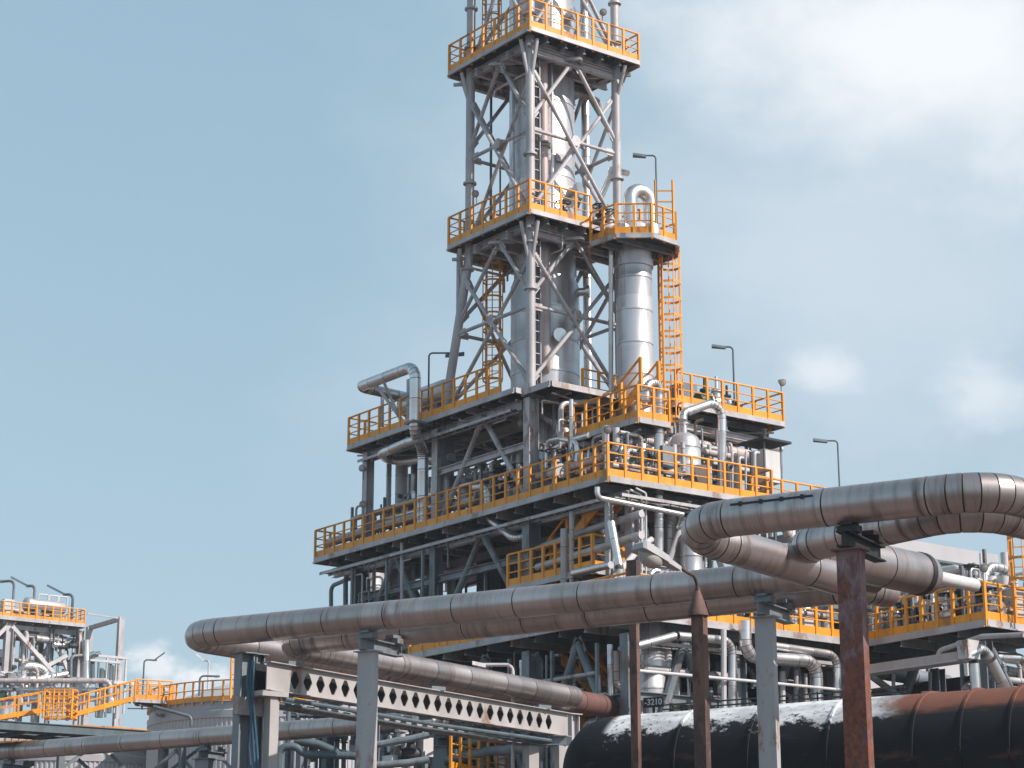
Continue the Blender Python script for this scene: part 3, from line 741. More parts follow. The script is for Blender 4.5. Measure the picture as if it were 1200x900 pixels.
for zz, an, rr in ((22.6, -1.9, .22), (28.3, -1.2, .26), (31.4, -2.2, .16), (30.2, -.9, .12), (24.6, -.8, .2), (35.2, -1.3, .24)):
    d_ = V((math.cos(an), math.sin(an), 0)); R0 = 1.1 if zz > 25.2 else 1.22; c_ = V((CCX, CCY, zz))
    m = MB(); m.rings([(c_+d_*(R0-.1), d_, rr*.75, 0), (c_+d_*(R0+.28), d_, rr*.75, .3), (c_+d_*(R0+.28), d_, rr*1.15, .3), (c_+d_*(R0+.40), d_, rr*1.15, .5)], 18); m.build('manway', 'silver' if rr > .18 else 'steel', dcol)
MB().box((CCX-.35, CCY-1.185, 29.3), (CCX+.1, CCY-1.125, 29.62)).build('name_plate', 'steel', dcol)
x, y = WY(636, 250, 69.25)[:2]
pipe_thing('pale pinkish riser pipe standing in front of the big column above the middle platform', [(x+.05, y, 26.9), (x+.05, y, 42)], .17, 'pinkish', 'riser_pipe', seam=0, fl=[(0, .19), (0, .45)])
pipe_thing('pale pinkish downcomer bending into the big column below the middle platform', [(CCX-.2, CCY-.2, 26.2), (x+.1, y+.0, 26.1), (x+.1, y, 21.5), (CCX, CCY, 20.9)], .19, 'pinkish', 'downcomer_pipe', seam=0)
for (u, Y, z0, z1, r_, lab) in ((648, 69.4, 27, 42, .06, 'thin bright conduit climbing the big column right of the riser'), (600, 70.2, 26.8, 42, .10, 'narrow silver line climbing left flank of the big column'),
                          (688, 72.6, 20.6, 42, .17, 'silver riser behind the right flank of the big column'), (575, 72.2, 26.7, 33.3, .05, 'thin dark rod inside the left face of the tower'),
                          (586, 72.2, 26.7, 31, .035, 'short thin rod inside tower above the middle platform')):
    p = WY(u, 300, Y); pipe_thing(lab, [(p.x, p.y, z0), (p.x, p.y, z1)], r_, 'silver' if r_ > .055 else 'teal', 'riser_pipe', seam=1.6 if r_ > .09 else 0, seg=12)
for (u, Y, z0, z1, lab) in ((537.5, 71.3, 24.1, 26.5, 'short vertical pipe left of the splayed tower leg'),):
    p = WY(u, 320, Y); pipe_thing(lab, [(p.x, p.y, z0), (p.x, p.y, z1)], .085, 'steel', 'stub_pipe', seam=0)
deck('top_platform', 'highest square platform round the lattice tower with orange guard rail', [(-.42, -.55), (4.6, -.62), (4.6, 4.42), (-.42, 4.42)], ZT, [[(-.42, 4.42), (-.42, -.55), (4.6, -.62), (4.6, 4.42), (-.42, 4.42)]], 'y', dj=.3)
deck('middle_platform', 'middle square platform round the lattice tower, joined to the small octagonal one', [(-.42, -.52), (4.6, -.55), (4.6, 4.36), (-.42, 4.36)], ZM, [[(4.6, -.55), (4.6, 4.36), (-.42, 4.36), (-.42, -.52), (2.3, -.53)]], 'y', dj=.3)
for zz, nm in ((ZT, 'highest'), (ZM, 'middle')):
    t = thing('platform_bracing', 'diagonal steel bracing beneath the %s platform of the tower' % nm, 'bracing', (2, 2, zz-.5))
    for a, b in (((-.3, -.3), (2, 2)), ((4.4, -.4), (2, 2)), ((-.3, 4.3), (2, 2)), ((-.3, 2), (2, -.4)), ((2, -.4), (4.4, 2)), ((-.3, 2), (2, 4.2)), ((4.4, 2), (2, 4.2))):
        MB().bar((*a, zz-.52), (*b, zz-.52), .12, .1).build('brace', 'steel', t)
    MB().ibar((-.3, 1.0, zz-.5), (4.4, 1.0, zz-.5), .15, .3).build('cross_beam', 'steel', t); MB().ibar((-.3, 2.9, zz-.48), (4.4, 2.9, zz-.48), .15, .3).build('cross_beam', 'steel', t)

# slimmer column to the right with its own head platform
RCX, RCY = 3.5, -1.42
column_vessel('stripper_column', 'slimmer bright aluminium column right of the tower with octagonal head platform', (RCX, RCY, 16.4),
    [(0, .64), (8.55, .64), (8.57, .70), (8.85, .70), (8.87, .64), (9.1, .66), (9.9, .66), (9.95, .60), (10.15, .5), (10.3, .30), (10.36, .05)], 'shell', [.6, 1.7, 2.9, 4.1, 4.55, 5.7, 6.9, 8.1], seg=36)
OC = [(RCX+1.62*math.cos(R(22.5+45*i)+.1), RCY+1.62*math.sin(R(22.5+45*i)+.1)) for i in range(8)]
deck('octagonal_platform', 'small octagonal platform at the head of the slimmer column', OC, 25.75, [[OC[i] for i in (2, 3, 4, 5, 6, 7, 0)]], 'x', dj=.2, step=.8)
t = thing('vapour_pipe', 'fat bent silver pipe leaving the head of the slimmer column', 'pipe', (RCX, RCY, 26.7))
MB().pipe([(RCX-.1, RCY, 26.5), (RCX-.1, RCY, 27.95), (RCX+.75, RCY-.1, 27.95), (RCX+.75, RCY-.1, 25.9)], .25, 1.0, 0, 18, 12).build('gooseneck', 'silver', t)
p = WY(790, 256, 69.6)
lad = WY(774, 460, 69.3)
caged_ladder('orange caged ladder climbing the right side of the slimmer column', (lad.x+.1, lad.y, 18.7), 25.75, (1, -.55), k=1.35, cage_from=.9, top_ext=.1)
lad = WY(578, 430, 71.6)
caged_ladder('orange caged ladder inside the left face of the tower below the middle platform', (lad.x, lad.y, Z1), ZM, (-.5, -.6), k=1.2, cage_from=1.2)
lad = WY(577, 20, 72.0)
caged_ladder('orange caged ladder rising above the highest platform at its left', (lad.x, lad.y, ZT), 40.5, (-.5, -.6), k=1.2, cage_from=1.2)
b = WZ(770, 262, 25.8)
lamp('lamp on slender post at the octagonal platform, head turned left', (b.x, b.y, 25.8), 2.5, cam_dir(-.35, 0)*1.3, .45, .03)
for i, (u, v, lab) in enumerate(((779, 262, 'orange gate frame at right edge of the octagonal platform'),)):
    q = WZ(u, v, 25.8); t = thing('safety_gate', lab, 'gate', q)
    for dx in (-.3, .3): MB().bar(q+cam_dir(dx, 0), q+cam_dir(dx, 0)+V((0, 0, 1.6)), .06).build('post', 'yellow', t)
    for z in (.4, .8, 1.2): MB().bar(q+cam_dir(-.3, 0)+V((0, 0, z)), q+cam_dir(.3, 0)+V((0, 0, z)), .04).build('bar', 'yellow', t)
for (u, v, z, Y, r_, lab) in ((703, 238, ZM, 70.3, .16, 'dark valve on the middle platform right of the column'), (660, 236, ZM, 69.8, .15, 'brown valve on the middle platform before the column'), (715, 262, 25.75, 68.3, .14, 'steel relief valve at the left edge of the octagonal platform')):
    q = WY(u, v, Y); q.z = z+.5; valve(lab, q, cam_dir(1, .3), r_, 'black' if z == ZM else 'steel')
q = WY(728, 268, 68.0)
solo(MB().lathe((q.x, q.y, 25.78), [(0, .42), (.15, .42), (.4, .34), (.52, .15), (.54, .02)], 20), 'dome_cover', 'silver', 'silver dome shaped cover on the octagonal platform, left one', 'cover')
q = WY(764, 268, 67.8)
solo(MB().lathe((q.x, q.y, 25.78), [(0, .3), (.15, .3), (.4, .25), (.5, .1), (.51, .02)], 20), 'dome_cover', 'silver', 'smaller silver dome cover at the right of the octagonal platform', 'cover')
for pts, lab in (([WY(716, 285, 68.6), WY(716, 300, 68.6), WY(716, 470, 69.6)], 'vertical silver pipe along the left flank of the slimmer column'), ([WY(690, 262, 72), WY(716, 205, 71.8), WY(716, 198, 71.8), WY(735, 203, 71)], 'short bent pipe behind the right tower leg')):
    pipe_thing(lab, pts, .085 if 'vertical' in lab else .12, 'silver', seam=0)

# ------------------------------------------------------------------ main platforms
# level two, left wing
deck('upper_left_platform', 'orange railed platform left of the tower foot, under the big gooseneck pipe', [(-.5, .25), (3.9, .25), (3.9, 10.75), (-.5, 10.75)], Z1, [[(3.9, 10.75), (-.5, 10.75), (-.5, 6.55)], [(-.5, 5.9), (-.5, 1.1)]], 'x', fascia=.21)
deck('tower_foot_platform', 'grey beam framed deck around the foot of the tower, right of front leg', [(-.15, -1.3), (4.3, -1.3), (4.3, .22), (-.15, .22)], Z1-.03, [[(2.2, -.1), (4.4, -.1)]], 'y', fascia=.23, toe=False)
U2 = [(5.1, -1.72), (10.15, -1.9), (10.15, 2.4), (5.1, 2.4)]
deck('upper_right_platform', 'orange railed platform at upper right carrying valves and a lamp', U2, Z1, [[(5.1, -1.72), (10.15, -1.9), (10.15, 2.4), (5.1, 2.4)]], 'x', fascia=.21, step=.9)
# level one, the long platform
ZL = 16.3
LD = [(-.55, -4.72), (6.35, -5.05), (6.35, 3.2), (5.6, 13.1), (-.42, 13.1)]
deck('long_platform', 'long orange railed platform across the middle of the plant, nearest corner pointing forward', LD, ZL, [[(5.6, 13.1), (-.42, 13.1), (-.55, -4.72), (6.35, -5.05), (6.35, -4.1), (10.6, -4.15)]], 'x', fascia=.21, dj=.3, step=1.1)
deck('side_walkway', 'narrow railed walkway continuing right of the long platform', [(6.4, -4.1), (12, -4.15), (12, -2.6), (6.4, -2.6)], ZL-.02, [[(10.6, -4.15), (12, -4.15)]], 'y', fascia=.26)
# half landing with stair
sc_ = WQ(748, 489, -4.4); ZS = sc_.z; px_ = sc_.x
e_ = WP(657, 515, px_); ye = e_.y
deck('stair_landing', 'raised orange landing above the long platform reached by a short stair', [(px_, -4.4), (px_+1.3, -4.45), (px_+1.3, ye), (px_, ye)], ZS, [[(px_+1.3, ye), (px_, ye), (px_, -4.4), (px_+1.3, -4.45), (px_+1.3, -3.0)]], 'x', fascia=.21)
def stair(label, a, b, w, n, side, mat='yellow', k=1.0, rails=True):
    """open stair from a up to b; side = unit vector across"""
    a, b, s = V(a), V(b), V(side).normalized(); t = thing('stair', label, 'stairs', a)
    for sg in (0, 1): MB().bar(a+s*w*sg, b+s*w*sg, .05*k, .22*k).build('stringer', mat, t)
    for i in range(n):
        p = a+(b-a)*((i+.5)/n); h = V((b.x-a.x, b.y-a.y, 0)).normalized()*.12
        m = MB(); m.quadbox([p-h, p+h, p+h+s*w, p-h+s*w, p-h+V((0, 0, .03)), p+h+V((0, 0, .03)), p+h+s*w+V((0, 0, .03)), p-h+s*w+V((0, 0, .03))]); m.build('tread', 'dark' if mat != 'yellow' else 'yellow', t)
    if rails:
        for sg in (0, 1):
            g = MB(); u = V((0, 0, 1)); q = s*w*sg
            g.rod(a+q+u, b+q+u, .03*k, 8); g.rod(a+q+u*.55, b+q+u*.55, .02*k, 6)
            gr = g.build('hand_rail', mat, t)
            m = max(2, int((b-a).length/1.0))
            for i in range(m+1): post_obj(gr, a+q+(b-a)*(i/m), math.atan2(b.y-a.y, b.x-a.x), 1.0, k)
    return t
stair('short orange stair climbing right behind the raised landing', (px_+1.7, .6, ZS-.2), (px_+1.7, -2.6, Z1), .8, 9, (1, 0, 0), k=1.4)
# lowest railed deck
Z0 = 11.0
BD = [(-4.0, -9.7), (5.6, -9.6), (5.3, -14.75), (9.5, -14.6), (9.5, 4), (-4.0, 4.2)]
deck('lowest_platform', 'lowest broad railed deck wrapping round the plant with jutting right corner', BD, Z0, [[(-4.0, 1.3), (-4.0, -9.7), (5.6, -9.6), (5.3, -14.75), (9.5, -14.6)]], 'x', fascia=.22, dj=.3, step=1.2, k=1.1)

# ------------------------------------------------------------------ supporting steelwork
def frame(label, base, cols, beams, braces, mat='frame', colmat=None):
    t = thing('steel_frame', label, 'steelwork', base)
    for (x, y, z0, z1, w, d) in cols: MB().hcol((x, y), z0, z1, w, d, .03).build('column', colmat or mat, t)
    for (a, b, w, h) in beams: MB().ibar(a, b, w, h).build('beam', mat, t)
    for (a, b, r_) in braces:
        MB().rod(a, b, r_, 10).build('brace', mat, t)
        for e, f_ in ((V(a), V(b)), (V(b), V(a))):
            d_ = (f_-e).normalized(); sd_ = V((d_.x, d_.y, 0)).normalized(); n_ = sd_.cross(V((0, 0, 1)))
            MB().bar(e-d_*.12, e+d_*.42, .035, r_*3.4, d_.cross(n_)).build('gusset_plate', colmat or mat, t)
    return t
P0 = 0.0
def kb(p, q0, q1, zlo, zhi, r_=.11): m = (q0+q1)/2; return [((p, m, zhi), (p, q0+.15, zlo), r_), ((p, m, zhi), (p, q1-.15, zlo), r_)]
def kx(q, p0, p1, zlo, zhi, r_=.11): m = (p0+p1)/2; return [((m, q, zhi), (p0+.15, q, zlo), r_), ((m, q, zhi), (p1-.15, q, zlo), r_)]
# between the long platform and the level above
zb, zt = ZL, Z1-.35
frame('blue grey frame with slanting braces holding up the upper left platform', (0, 5, zb),
      [(0, 0, zb, zt, .42, .34), (0, 5.5, zb, zt, .34, .34), (0, 10.1, zb, zt, .34, .30), (3.6, 0, zb, zt, .4, .34), (3.6, 5.5, zb, zt, .34, .34), (3.6, 10.1, zb, zt, .34, .3)],
      [((0, .2, 18.35), (0, 5.3, 18.35), .2, .24), ((3.6, .2, 18.35), (3.6, 9.9, 18.35), .2, .24), ((.2, 5.5, 18.2), (3.4, 5.5, 18.2), .2, .24), ((.2, 0, 18.3), (3.4, 0, 18.3), .2, .24)],
      kb(0, 0, 5.5, zb+.1, zt-.1, .1)+kb(3.6, 0, 5.5, zb+.1, zt-.1, .1)+kb(3.6, 5.5, 10.1, zb+.1, zt, .1)+kx(0, 0, 3.6, zb+.1, zt, .1), 'steel', 'steel')
frame('grey steel legs and braces below the upper right platform', (7, 0, zb), [(5.4, 1.6, zb, zt+.05, .3, .3), (9.7, 1.6, zb, zt+.05, .34, .34), (9.7, -1.3, zb-5, zt+.05, .3, .3), (5.4, -1.3, zb, zt+.05, .26, .26)],
      [((5.5, 1.6, 18.6), (9.6, 1.6, 18.6), .2, .24), ((5.5, -1.3, 19.6), (9.6, -1.3, 19.6), .2, .24)], kx(1.6, 5.4, 9.7, zb+.1, zt, .08), 'steel')
# between lowest deck and long platform
zb, zt = Z0, ZL-.6
frame('dark blue grey frame with K braces under the left half of the long platform', (0, 5, zb),
      [(0, 0, zb, zt, .5, .4), (0, 5.55, zb, zt, .38, .34), (0, 10.75, zb, zt, .34, .34), (4.6, 0, zb, zt, .4, .4), (4.6, 5.55, zb, zt, .38, .34), (4.6, 10.75, zb, zt, .34, .34)],
      [((0, .3, 14.45), (0, 5.3, 14.45), .22, .26), ((0, 5.8, 14.45), (0, 10.6, 14.45), .22, .26), ((4.6, .3, 14.3), (4.6, 10.6, 14.3), .22, .26), ((.2, 10.75, 14.4), (4.4, 10.75, 14.4), .2, .24)],
      kb(0, 0, 5.55, zb+1.3, zt, .12)+kb(0, 5.55, 10.75, zb+1.3, zt, .12)+kb(4.6, 0, 5.55, zb, zt, .12)+kb(4.6, 5.55, 10.75, zb, zt, .12)+kx(10.75, 0, 4.6, zb+1, zt, .1))
c1 = WQ(741, 620, -4.3); 
frame('pale grey frame beneath the front corner of the long platform', (c1.x, -4.3, zb),
      [(c1.x, -4.3, zb, ZL-.35, .34, .34), (5.9, -4.5, zb, zt, .34, .34), (-.1, -4.2, zb, zt, .2, .2)],
      [((c1.x, -4.1, 14.7), (c1.x, -.2, 14.7), .2, .22), ((c1.x+.2, -4.3, 13.6), (5.7, -4.5, 13.6), .2, .22), ((c1.x, -4.1, 12.6), (c1.x, -.2, 12.6), .2, .26)],
      [((c1.x, -1.6, 15.6), (c1.x, -3.9, 12.8), .09), ((c1.x, -1.6, 15.6), (c1.x, -.1, 13.4), .09), ((c1.x+.3, -4.3, 11.1), (c1.x+2.2, -4.3, 15.4), .1), ((5.7, -4.45, 11.3), (3.9, -4.4, 15.4), .1)], 'steel')
# below the lowest deck, down to the ground
zb, zt = 0, Z0-.55
cols = [(-3.6, q, zb, zt, .4, .36) for q in (-9.2, -4.6, 0, 3.6)]+[(x, -9.2, zb, zt, .4, .36) for x in (.6, 5.0)]+[(x, q, zb, zt, .36, .36) for x in (.6, 5.0, 9.2) for q in (-4.6, 0, 3.6)]
bm = [((-3.6, -9, 8.6), (-3.6, -4.8, 8.6), .25, .32), ((-3.6, -4.4, 8.6), (-3.6, -.2, 8.6), .25, .32), ((-3.4, -9.2, 8.7), (.4, -9.2, 8.7), .22, .26), ((.8, -9.2, 8.2), (4.8, -9.2, 8.2), .22, .26), ((.6, -9, 8.0), (.6, 3.4, 8.0), .22, .26), ((5, -9, 8.0), (5, 3.4, 8.0), .22, .26)]
br = kb(-3.6, -9.2, -4.6, 6.6, zt, .13)+kb(-3.6, -4.6, 0, 6.6, zt, .13)+kx(-9.2, -3.6, .6, 5.5, zt, .14)+kx(-9.2, .6, 5.0, 5.5, zt, .14)+kb(.6, -4.6, 0, 5, zt, .13)+kb(5, -9.2, -4.6, 5, zt, .13)
frame('blue grey columns and diagonal braces carrying the lowest deck', (0, -4, 0), cols, bm, br)
frame('blue grey legs under the jutting right corner of the lowest deck', (8, -14, 0), [(5.7, -14.3, 0, zt, .34, .34), (9.1, -14.2, 0, zt, .34, .34), (9.2, -9.4, 0, zt, .34, .34)],
      [((5.9, -14.3, 8.4), (8.9, -14.2, 8.4), .2, .24), ((5.7, -14.1, 8.2), (5.2, -9.4, 8.2), .2, .24)], [((5.8, -14.1, 7), (5.3, -9.6, 10.2), .11), ((6, -14.3, 10.2), (8.9, -14.2, 6.5), .1)])

# ------------------------------------------------------------------ piping and vessels, traced plane by plane
def tr(plane, val, pts):
    f = {'p': WP, 'q': WQ, 'y': WY, 'z': WZ}; out = []
    for p in pts:
        pl, va = (p[2], p[3]) if len(p) > 2 else (plane, val)
        out.append(f[pl](p[0], p[1], va))
    return out
def TP(label, plane, val, r_, pts, mat='silver', seam=None, fl=(), name='pipe', bend=1.5):
    seam = seam if seam is not None else (1.1 if r_ >= .09 else 0)
    P = tr(plane, val, pts)
    for e, n_ in ((0, 1), (-1, -2)):       # drops that leave the frame's foot run on down to the ground
        if P[e].z < 7.9 and P[n_].z > P[e].z+.3 and (V((P[e].x, P[e].y))-V((P[n_].x, P[n_].y))).length < .35*(P[n_].z-P[e].z): P[e].z = .02
    return pipe_thing(label, P, r_, mat, name, bend, seam, 16 if r_ > .1 else 10, fl)

# upper left group
a = WP(424, 453, -.95); b_ = WP(487, 428, -.95); zz = (a.z+b_.z)/2; a.z = b_.z = zz
dn = tr('p', -.95, [(487, 506), (496, 528, 'p', -.12), (496, 615, 'p', -.12)])
dn[0].x = b_.x; dn[0].y = b_.y; dn[2].x, dn[2].y = dn[1].x, dn[1].y
t = thing('gooseneck_pipe', 'large silver gooseneck pipe looping over the upper left platform and dropping down', 'pipe', dn[2])
MB().pipe([a+V((2.0, -.4, -.25)), a+V((.15, 0, -.05)), a, b_]+dn, .205, 1.25, 1.0, 20, 5).build('run', 'silver', t)
for k in (.0,): 
    q = dn[0]+V((0, 0, .35)); MB().box(q-V((.28, .28, .05)), q+V((.6, .28, .03))).build('clamp_bracket', 'frame', t)
for i, u in enumerate((433, 451)):
    q = WP(u, 460, -.7)
    pp = [V((a.x+.1, a.y-.9-.5*i, zz-.2)), V((-.35, a.y-2.2+.2*i, Z1))]
    MB().bar(pp[0], pp[1], .1).build('prop', 'steel', t)
t = column_vessel('reflux_drum', 'shiny horizontal drum behind the gooseneck pipe on the upper left platform', (.9, 5.9, 21.75), [(0, .02)], cat='drum') if False else thing('reflux_drum', 'shiny horizontal drum behind the gooseneck pipe on the upper left platform', 'drum', (1.0, 7.6, 21.2))
MB().lathe((1.0, 6.1, 21.75), [(0, .05), (.06, .25), (.2, .42), (.32, .48), (.5, .48), (2.9, .48), (3.05, .4), (3.15, .1)], 28, (0, 1, 0)).build('shell', 'shell', t)
for y in (6.7, 8.6): MB().box((.7, y-.1, Z1), (1.3, y+.1, 21.4)).build('saddle', 'frame', t)
TP('lower bent pipe beneath the upper left platform, joining the gooseneck', 'p', -.7, .16, [(492, 514), (478, 518), (446, 532), (456, 541, 'p', .4), (530, 536, 'p', .4)])
TP('thin vertical pole left of the gooseneck drop', 'p', .4, .07, [(448, 460), (448, 500)], 'steel')
TP('pale vertical pipe beside the drum', 'p', .6, .12, [(480, 445), (480, 496)], 'pale')
for (u, v0, v1, p, r_, m, lab) in ((470, 541, 602, 1.2, .24, 'pale', 'pale upright vessel behind the long platform rail at left'), (486, 540, 600, 1.4, .17, 'silver', 'narrow upright silver vessel right of the pale one at left'),
                                (455, 540, 606, 1.0, .10, 'steel', 'grey standpipe at the far left behind the long platform rail'), (521, 492, 584, .35, .26, 'frame', 'square dark duct leg dropping below the upper left platform'),
                                (545, 560, 590, .6, .16, 'steel', 'stubby grey drum behind the rail between the braces'), (556, 555, 586, 1.0, .12, 'pale', 'pale stub pipe between the slanting braces')):
    b0 = WP(u, v1, p); h = WP(u, v0, p).z-b0.z
    if 'duct leg' in lab: solo(MB().box((b0.x-.24, b0.y-.24, b0.z), (b0.x+.24, b0.y+.24, b0.z+h)), 'duct', m, lab, 'duct')
    else: column_vessel('standing_vessel', lab, b0, [(0, r_*.9), (.1, r_), (h-.15, r_), (h-.05, r_*.7), (h, .03)], m, [h*.35, h*.7], 'vessel', 20)
TP('long pinkish grey pipe lying behind the long platform rail at its left end', 'p', .25, .17, [(383, 637), (437, 620), (560, 585)], 'pinkish', 1.2)
TP('thin silver pipe above the long pinkish pipe behind the rail', 'p', .4, .07, [(440, 612), (520, 590), (520, 575), (600, 553)])
TP('silver pipe elbow dropping through the long platform near its middle', 'p', -.1, .15, [(556, 572), (572, 570), (572, 606), (604, 632), (628, 624, 'p', .3)], 'silver')
TP('small grey pipe portal under the left end of the long platform', 'p', 1.0, .085, [(388, 716), (388, 687), (407, 679), (430, 674)], 'frame')
TP('taller grey pipe portal under the left end of the long platform', 'p', .8, .10, [(405, 716), (405, 672), (436, 668)], 'frame')
TP('blue grey standpipe at left foot of the frame', 'p', .6, .13, [(425, 716), (425, 671)], 'frame')
TP('slim pale drop pipe hanging left under the long platform', 'p', -.3, .07, [(471, 636), (471, 712)], 'steel')
TP('grey drop pipe right of the K braces under the long platform', 'p', -.3, .09, [(670, 600), (670, 694)], 'steel')
TP('thicker grey drop pipe beside the yellow lower stair', 'p', -.4, .12, [(661, 620), (661, 694)], 'steel')
TP('short dark hanger pipe under the long platform at centre left', 'p', -.2, .035, [(525, 618), (525, 665)], 'frame')
b0 = WP(468, 716, 2.2); column_vessel('standing_vessel', 'pinkish grey vessel standing under the left half of the long platform', b0, [(0, .55), (.1, .6), (2.6, .6), (2.9, .45), (3.0, .05)], 'pinkish', [1, 2], 'vessel')
b0 = WP(436, 720, 3.4); column_vessel('standing_vessel', 'grey vessel behind the left K brace under the long platform', b0, [(0, .4), (.1, .45), (3.0, .45), (3.2, .3), (3.3, .05)], 'steel', [1, 2], 'vessel')
# dark box added to fill the very dark interior
t = thing('filler_box', 'large dark heater box deep inside under the long platform', 'filler', (3.2, 3, 11))
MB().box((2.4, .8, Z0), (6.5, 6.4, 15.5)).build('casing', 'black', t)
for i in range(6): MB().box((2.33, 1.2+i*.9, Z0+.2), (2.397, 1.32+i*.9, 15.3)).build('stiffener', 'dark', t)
MB().pipe([(2.0, 4.9, 11), (2.0, 4.9, 13.2), (2.0, 3.4, 13.2)], .06, 1.5, 0, 8).build('vent_pipe', 'steel', t)
t = thing('exchanger_block', 'dark equipment block between the decks right of the tower foot', 'equipment', (4, -1, 16.4))
MB().box((3.6, .6, ZL), (6.2, 2.9, 19.3)).build('casing', 'dark', t)
MB().lathe((3.0, -2.6, 17.0), [(0, .1), (.1, .38), (.2, .45), (3.8, .45), (3.9, .38), (4, .1)], 24, (0, 1, 0)).build('exchanger_shell', 'pinkish', t)
for y in (-1.8, .3): MB().box((2.75, y-.1, ZL), (3.25, y+.1, 16.7)).build('saddle', 'frame', t)

# middle group on the long platform, right of tower
TP('silver gooseneck standpipe in front of the slimmer column foot', 'q', -4.2, .155, [(757, 470), (757, 450), (772, 448), (772, 650)], 'silver', 1.0)
TP('copper tinted pipe leading over to the right hand silver downpipe', 'q', -3.2, .15, [(800, 492), (801, 484), (846, 468), (846, 584)], 'silver', 1.1)
pv = WQ(803, 583, -3.3)
column_vessel('dome_vessel', 'upright silver drum with domed top and flared skirt behind the right rail', pv, [(0, .28), (.45, .30), (.6, .34), (.64, .56), (1.3, .56), (1.33, .58), (1.36, .56), (1.85, .56), (2.06, .48), (2.2, .28), (2.25, .12), (2.5, .11), (2.54, .16), (2.6, .16)], 'shell', [1.0, 1.65], 'vessel', 32)
for sx, nm in ((-.55, 'left'), (.6, 'right')):
    q = pv+cam_dir(sx, -.3)+V((0, 0, .25))
    m = MB(); m.quadbox([q+cam_dir(-.12, -.1), q+cam_dir(.12, -.1), q+cam_dir(.12, .1), q+cam_dir(-.12, .1)]+[q+V((0, 0, .75))+cam_dir(a_*.8-sx*.25, b__) for a_, b__ in ((-.3, -.28), (.3, -.28), (.3, .28), (-.3, .28))])
    solo(m, 'skirt_shield', 'silver', 'slanted silver shield plate at the %s foot of the domed drum' % ('near' if sx < 0 else 'far'), 'shield')
TP('bright horizontal pipe running right from behind the domed drum', 'q', -1.2, .22, [(806, 520), (912, 541)], 'pinkish', .8)
TP('second horizontal pipe just above the lowest bright one, right of the drum', 'q', -1.0, .14, [(815, 505), (915, 527)], 'silver', .9)
TP('brownish horizontal shell below the upper right platform', 'q', -.2, .4, [(826, 540), (880, 552)], 'pinkish', .9)
for i, (u, v0, v1, r_) in enumerate(((858, 530, 590, .05), (866, 536, 590, .06), (874, 528, 592, .04), (884, 530, 592, .07), (852, 545, 586, .10))):
    TP('instrument pipe %s, by right rail' % ('beside the tall downpipe', 'second from the downpipe', 'thin, between two thicker ones', 'thickest, nearest the cabinet', 'dark, broadest')[i], 'q', -3.6, r_, [(u, v1), (u, v0), (u+5, v0+1)], 'steel' if i != 4 else 'black', 0)
q = WQ(901, 575, -3.3)
t = thing('instrument_shelter', 'small pale cabinet with dark flat roof at the right end of the long platform', 'cabinet', q)
MB().box((q.x-.45, q.y-.3, ZL+1.15), (q.x+.35, q.y+.4, ZL+2.3)).build('cabinet', 'white', t)
for dx in (-.45, .35):
    for dy in (-.3, .4): MB().box((q.x+dx-.03, q.y+dy-.03, ZL), (q.x+dx+.03, q.y+dy+.03, ZL+2.55)).build('post', 'frame', t)
MB().box((q.x-.75, q.y-.6, ZL+2.55), (q.x+.6, q.y+.7, ZL+2.63)).build('roof', 'dark', t)
b = WQ(984, 575, -3.2); lamp('slim lamp far right beyond the walkway, head turned left', (b.x, b.y, ZL), WQ(984, 517, -3.2).z-ZL, cam_dir(-.9, 0)*.55, .5, .03)
b = WQ(861, 480, -1.0); lamp('slim lamp on the upper right platform, flat head turned left', (b.x, b.y, Z1), WQ(861, 407, -1.0).z-Z1, cam_dir(-.9, 0)*.4, .5, .035)
b = WP(502, 480, -.2); lamp('dark lamp on the upper left platform, arm turned right', (b.x, b.y, Z1), WP(502, 414, -.2).z-Z1, cam_dir(1, 0)*.8, .7, .035, drop=.08)
for i, (u, v, r_, lab) in enumerate(((826, 464, .17, 'small green topped valve on the upper right platform, left one'), (840, 466, .2, 'pale relief valve in the middle of the upper right platform'), (852, 468, .15, 'slim dark valve on the upper right platform, nearest the lamp'))):
    q = WQ(u, v+4, -.9); valve(lab, (q.x, q.y, Z1+.55), (1, 0, 0), r_, ('green', 'silver', 'black')[i], False)
q = WQ(801, 463, .2); solo(MB().box((q.x-.4, q.y-.3, Z1), (q.x+.4, q.y+.3, Z1+1.35)), 'control_cabinet', 'frame', 'grey control cabinet on the upper right platform beside the ladder', 'cabinet')
TP('small silver pipe hoop over the long platform rail near the tower', 'p', .3, .085, [(640, 552), (640, 517), (655, 514), (676, 518), (676, 556)], 'silver', 0)
TP('silver cross pipe under the pipe hoop', 'p', .4, .10, [(640, 531), (668, 516), (690, 510)], 'silver', 0)
TP('brown ribbed pipe bend dropping from the tower foot deck', 'p', 1.3, .26, [(637, 452), (637, 482), (655, 494), (662, 512)], 'silver', .5)
TP('grey pipe bend at the corner below the tower foot deck', 'q', -1.0, .10, [(657, 520), (657, 473), (700, 470)], 'steel', 0)
for i, (u, v, Y, r_, m, lab) in enumerate(((650, 560, 66.5, .17, 'steel', 'grey valve behind the long platform rail below the hoop'), (690, 556, 66.0, .15, 'silver', 'silver valve behind the platform corner rail'), (668, 552, 67.5, .14, 'black', 'black valve deep behind the platform corner'),
                                      (612, 576, 69.2, .2, 'steel', 'grey valve behind the rail at the foot of the front column'), (585, 583, 70.2, .22, 'black', 'black valve left of the front column'), (720, 552, 65.9, .16, 'steel', 'grey valve just right of the platform corner'))):
    q = WY(u, v, Y); valve(lab, (q.x, q.y, ZL+.7), (0, 1, 0), r_, m)
TP('low silver pipe run along the floor of the long platform corner', 'p', .5, .12, [(600, 590), (655, 573), (655, 560), (712, 545)], 'silver', .8)
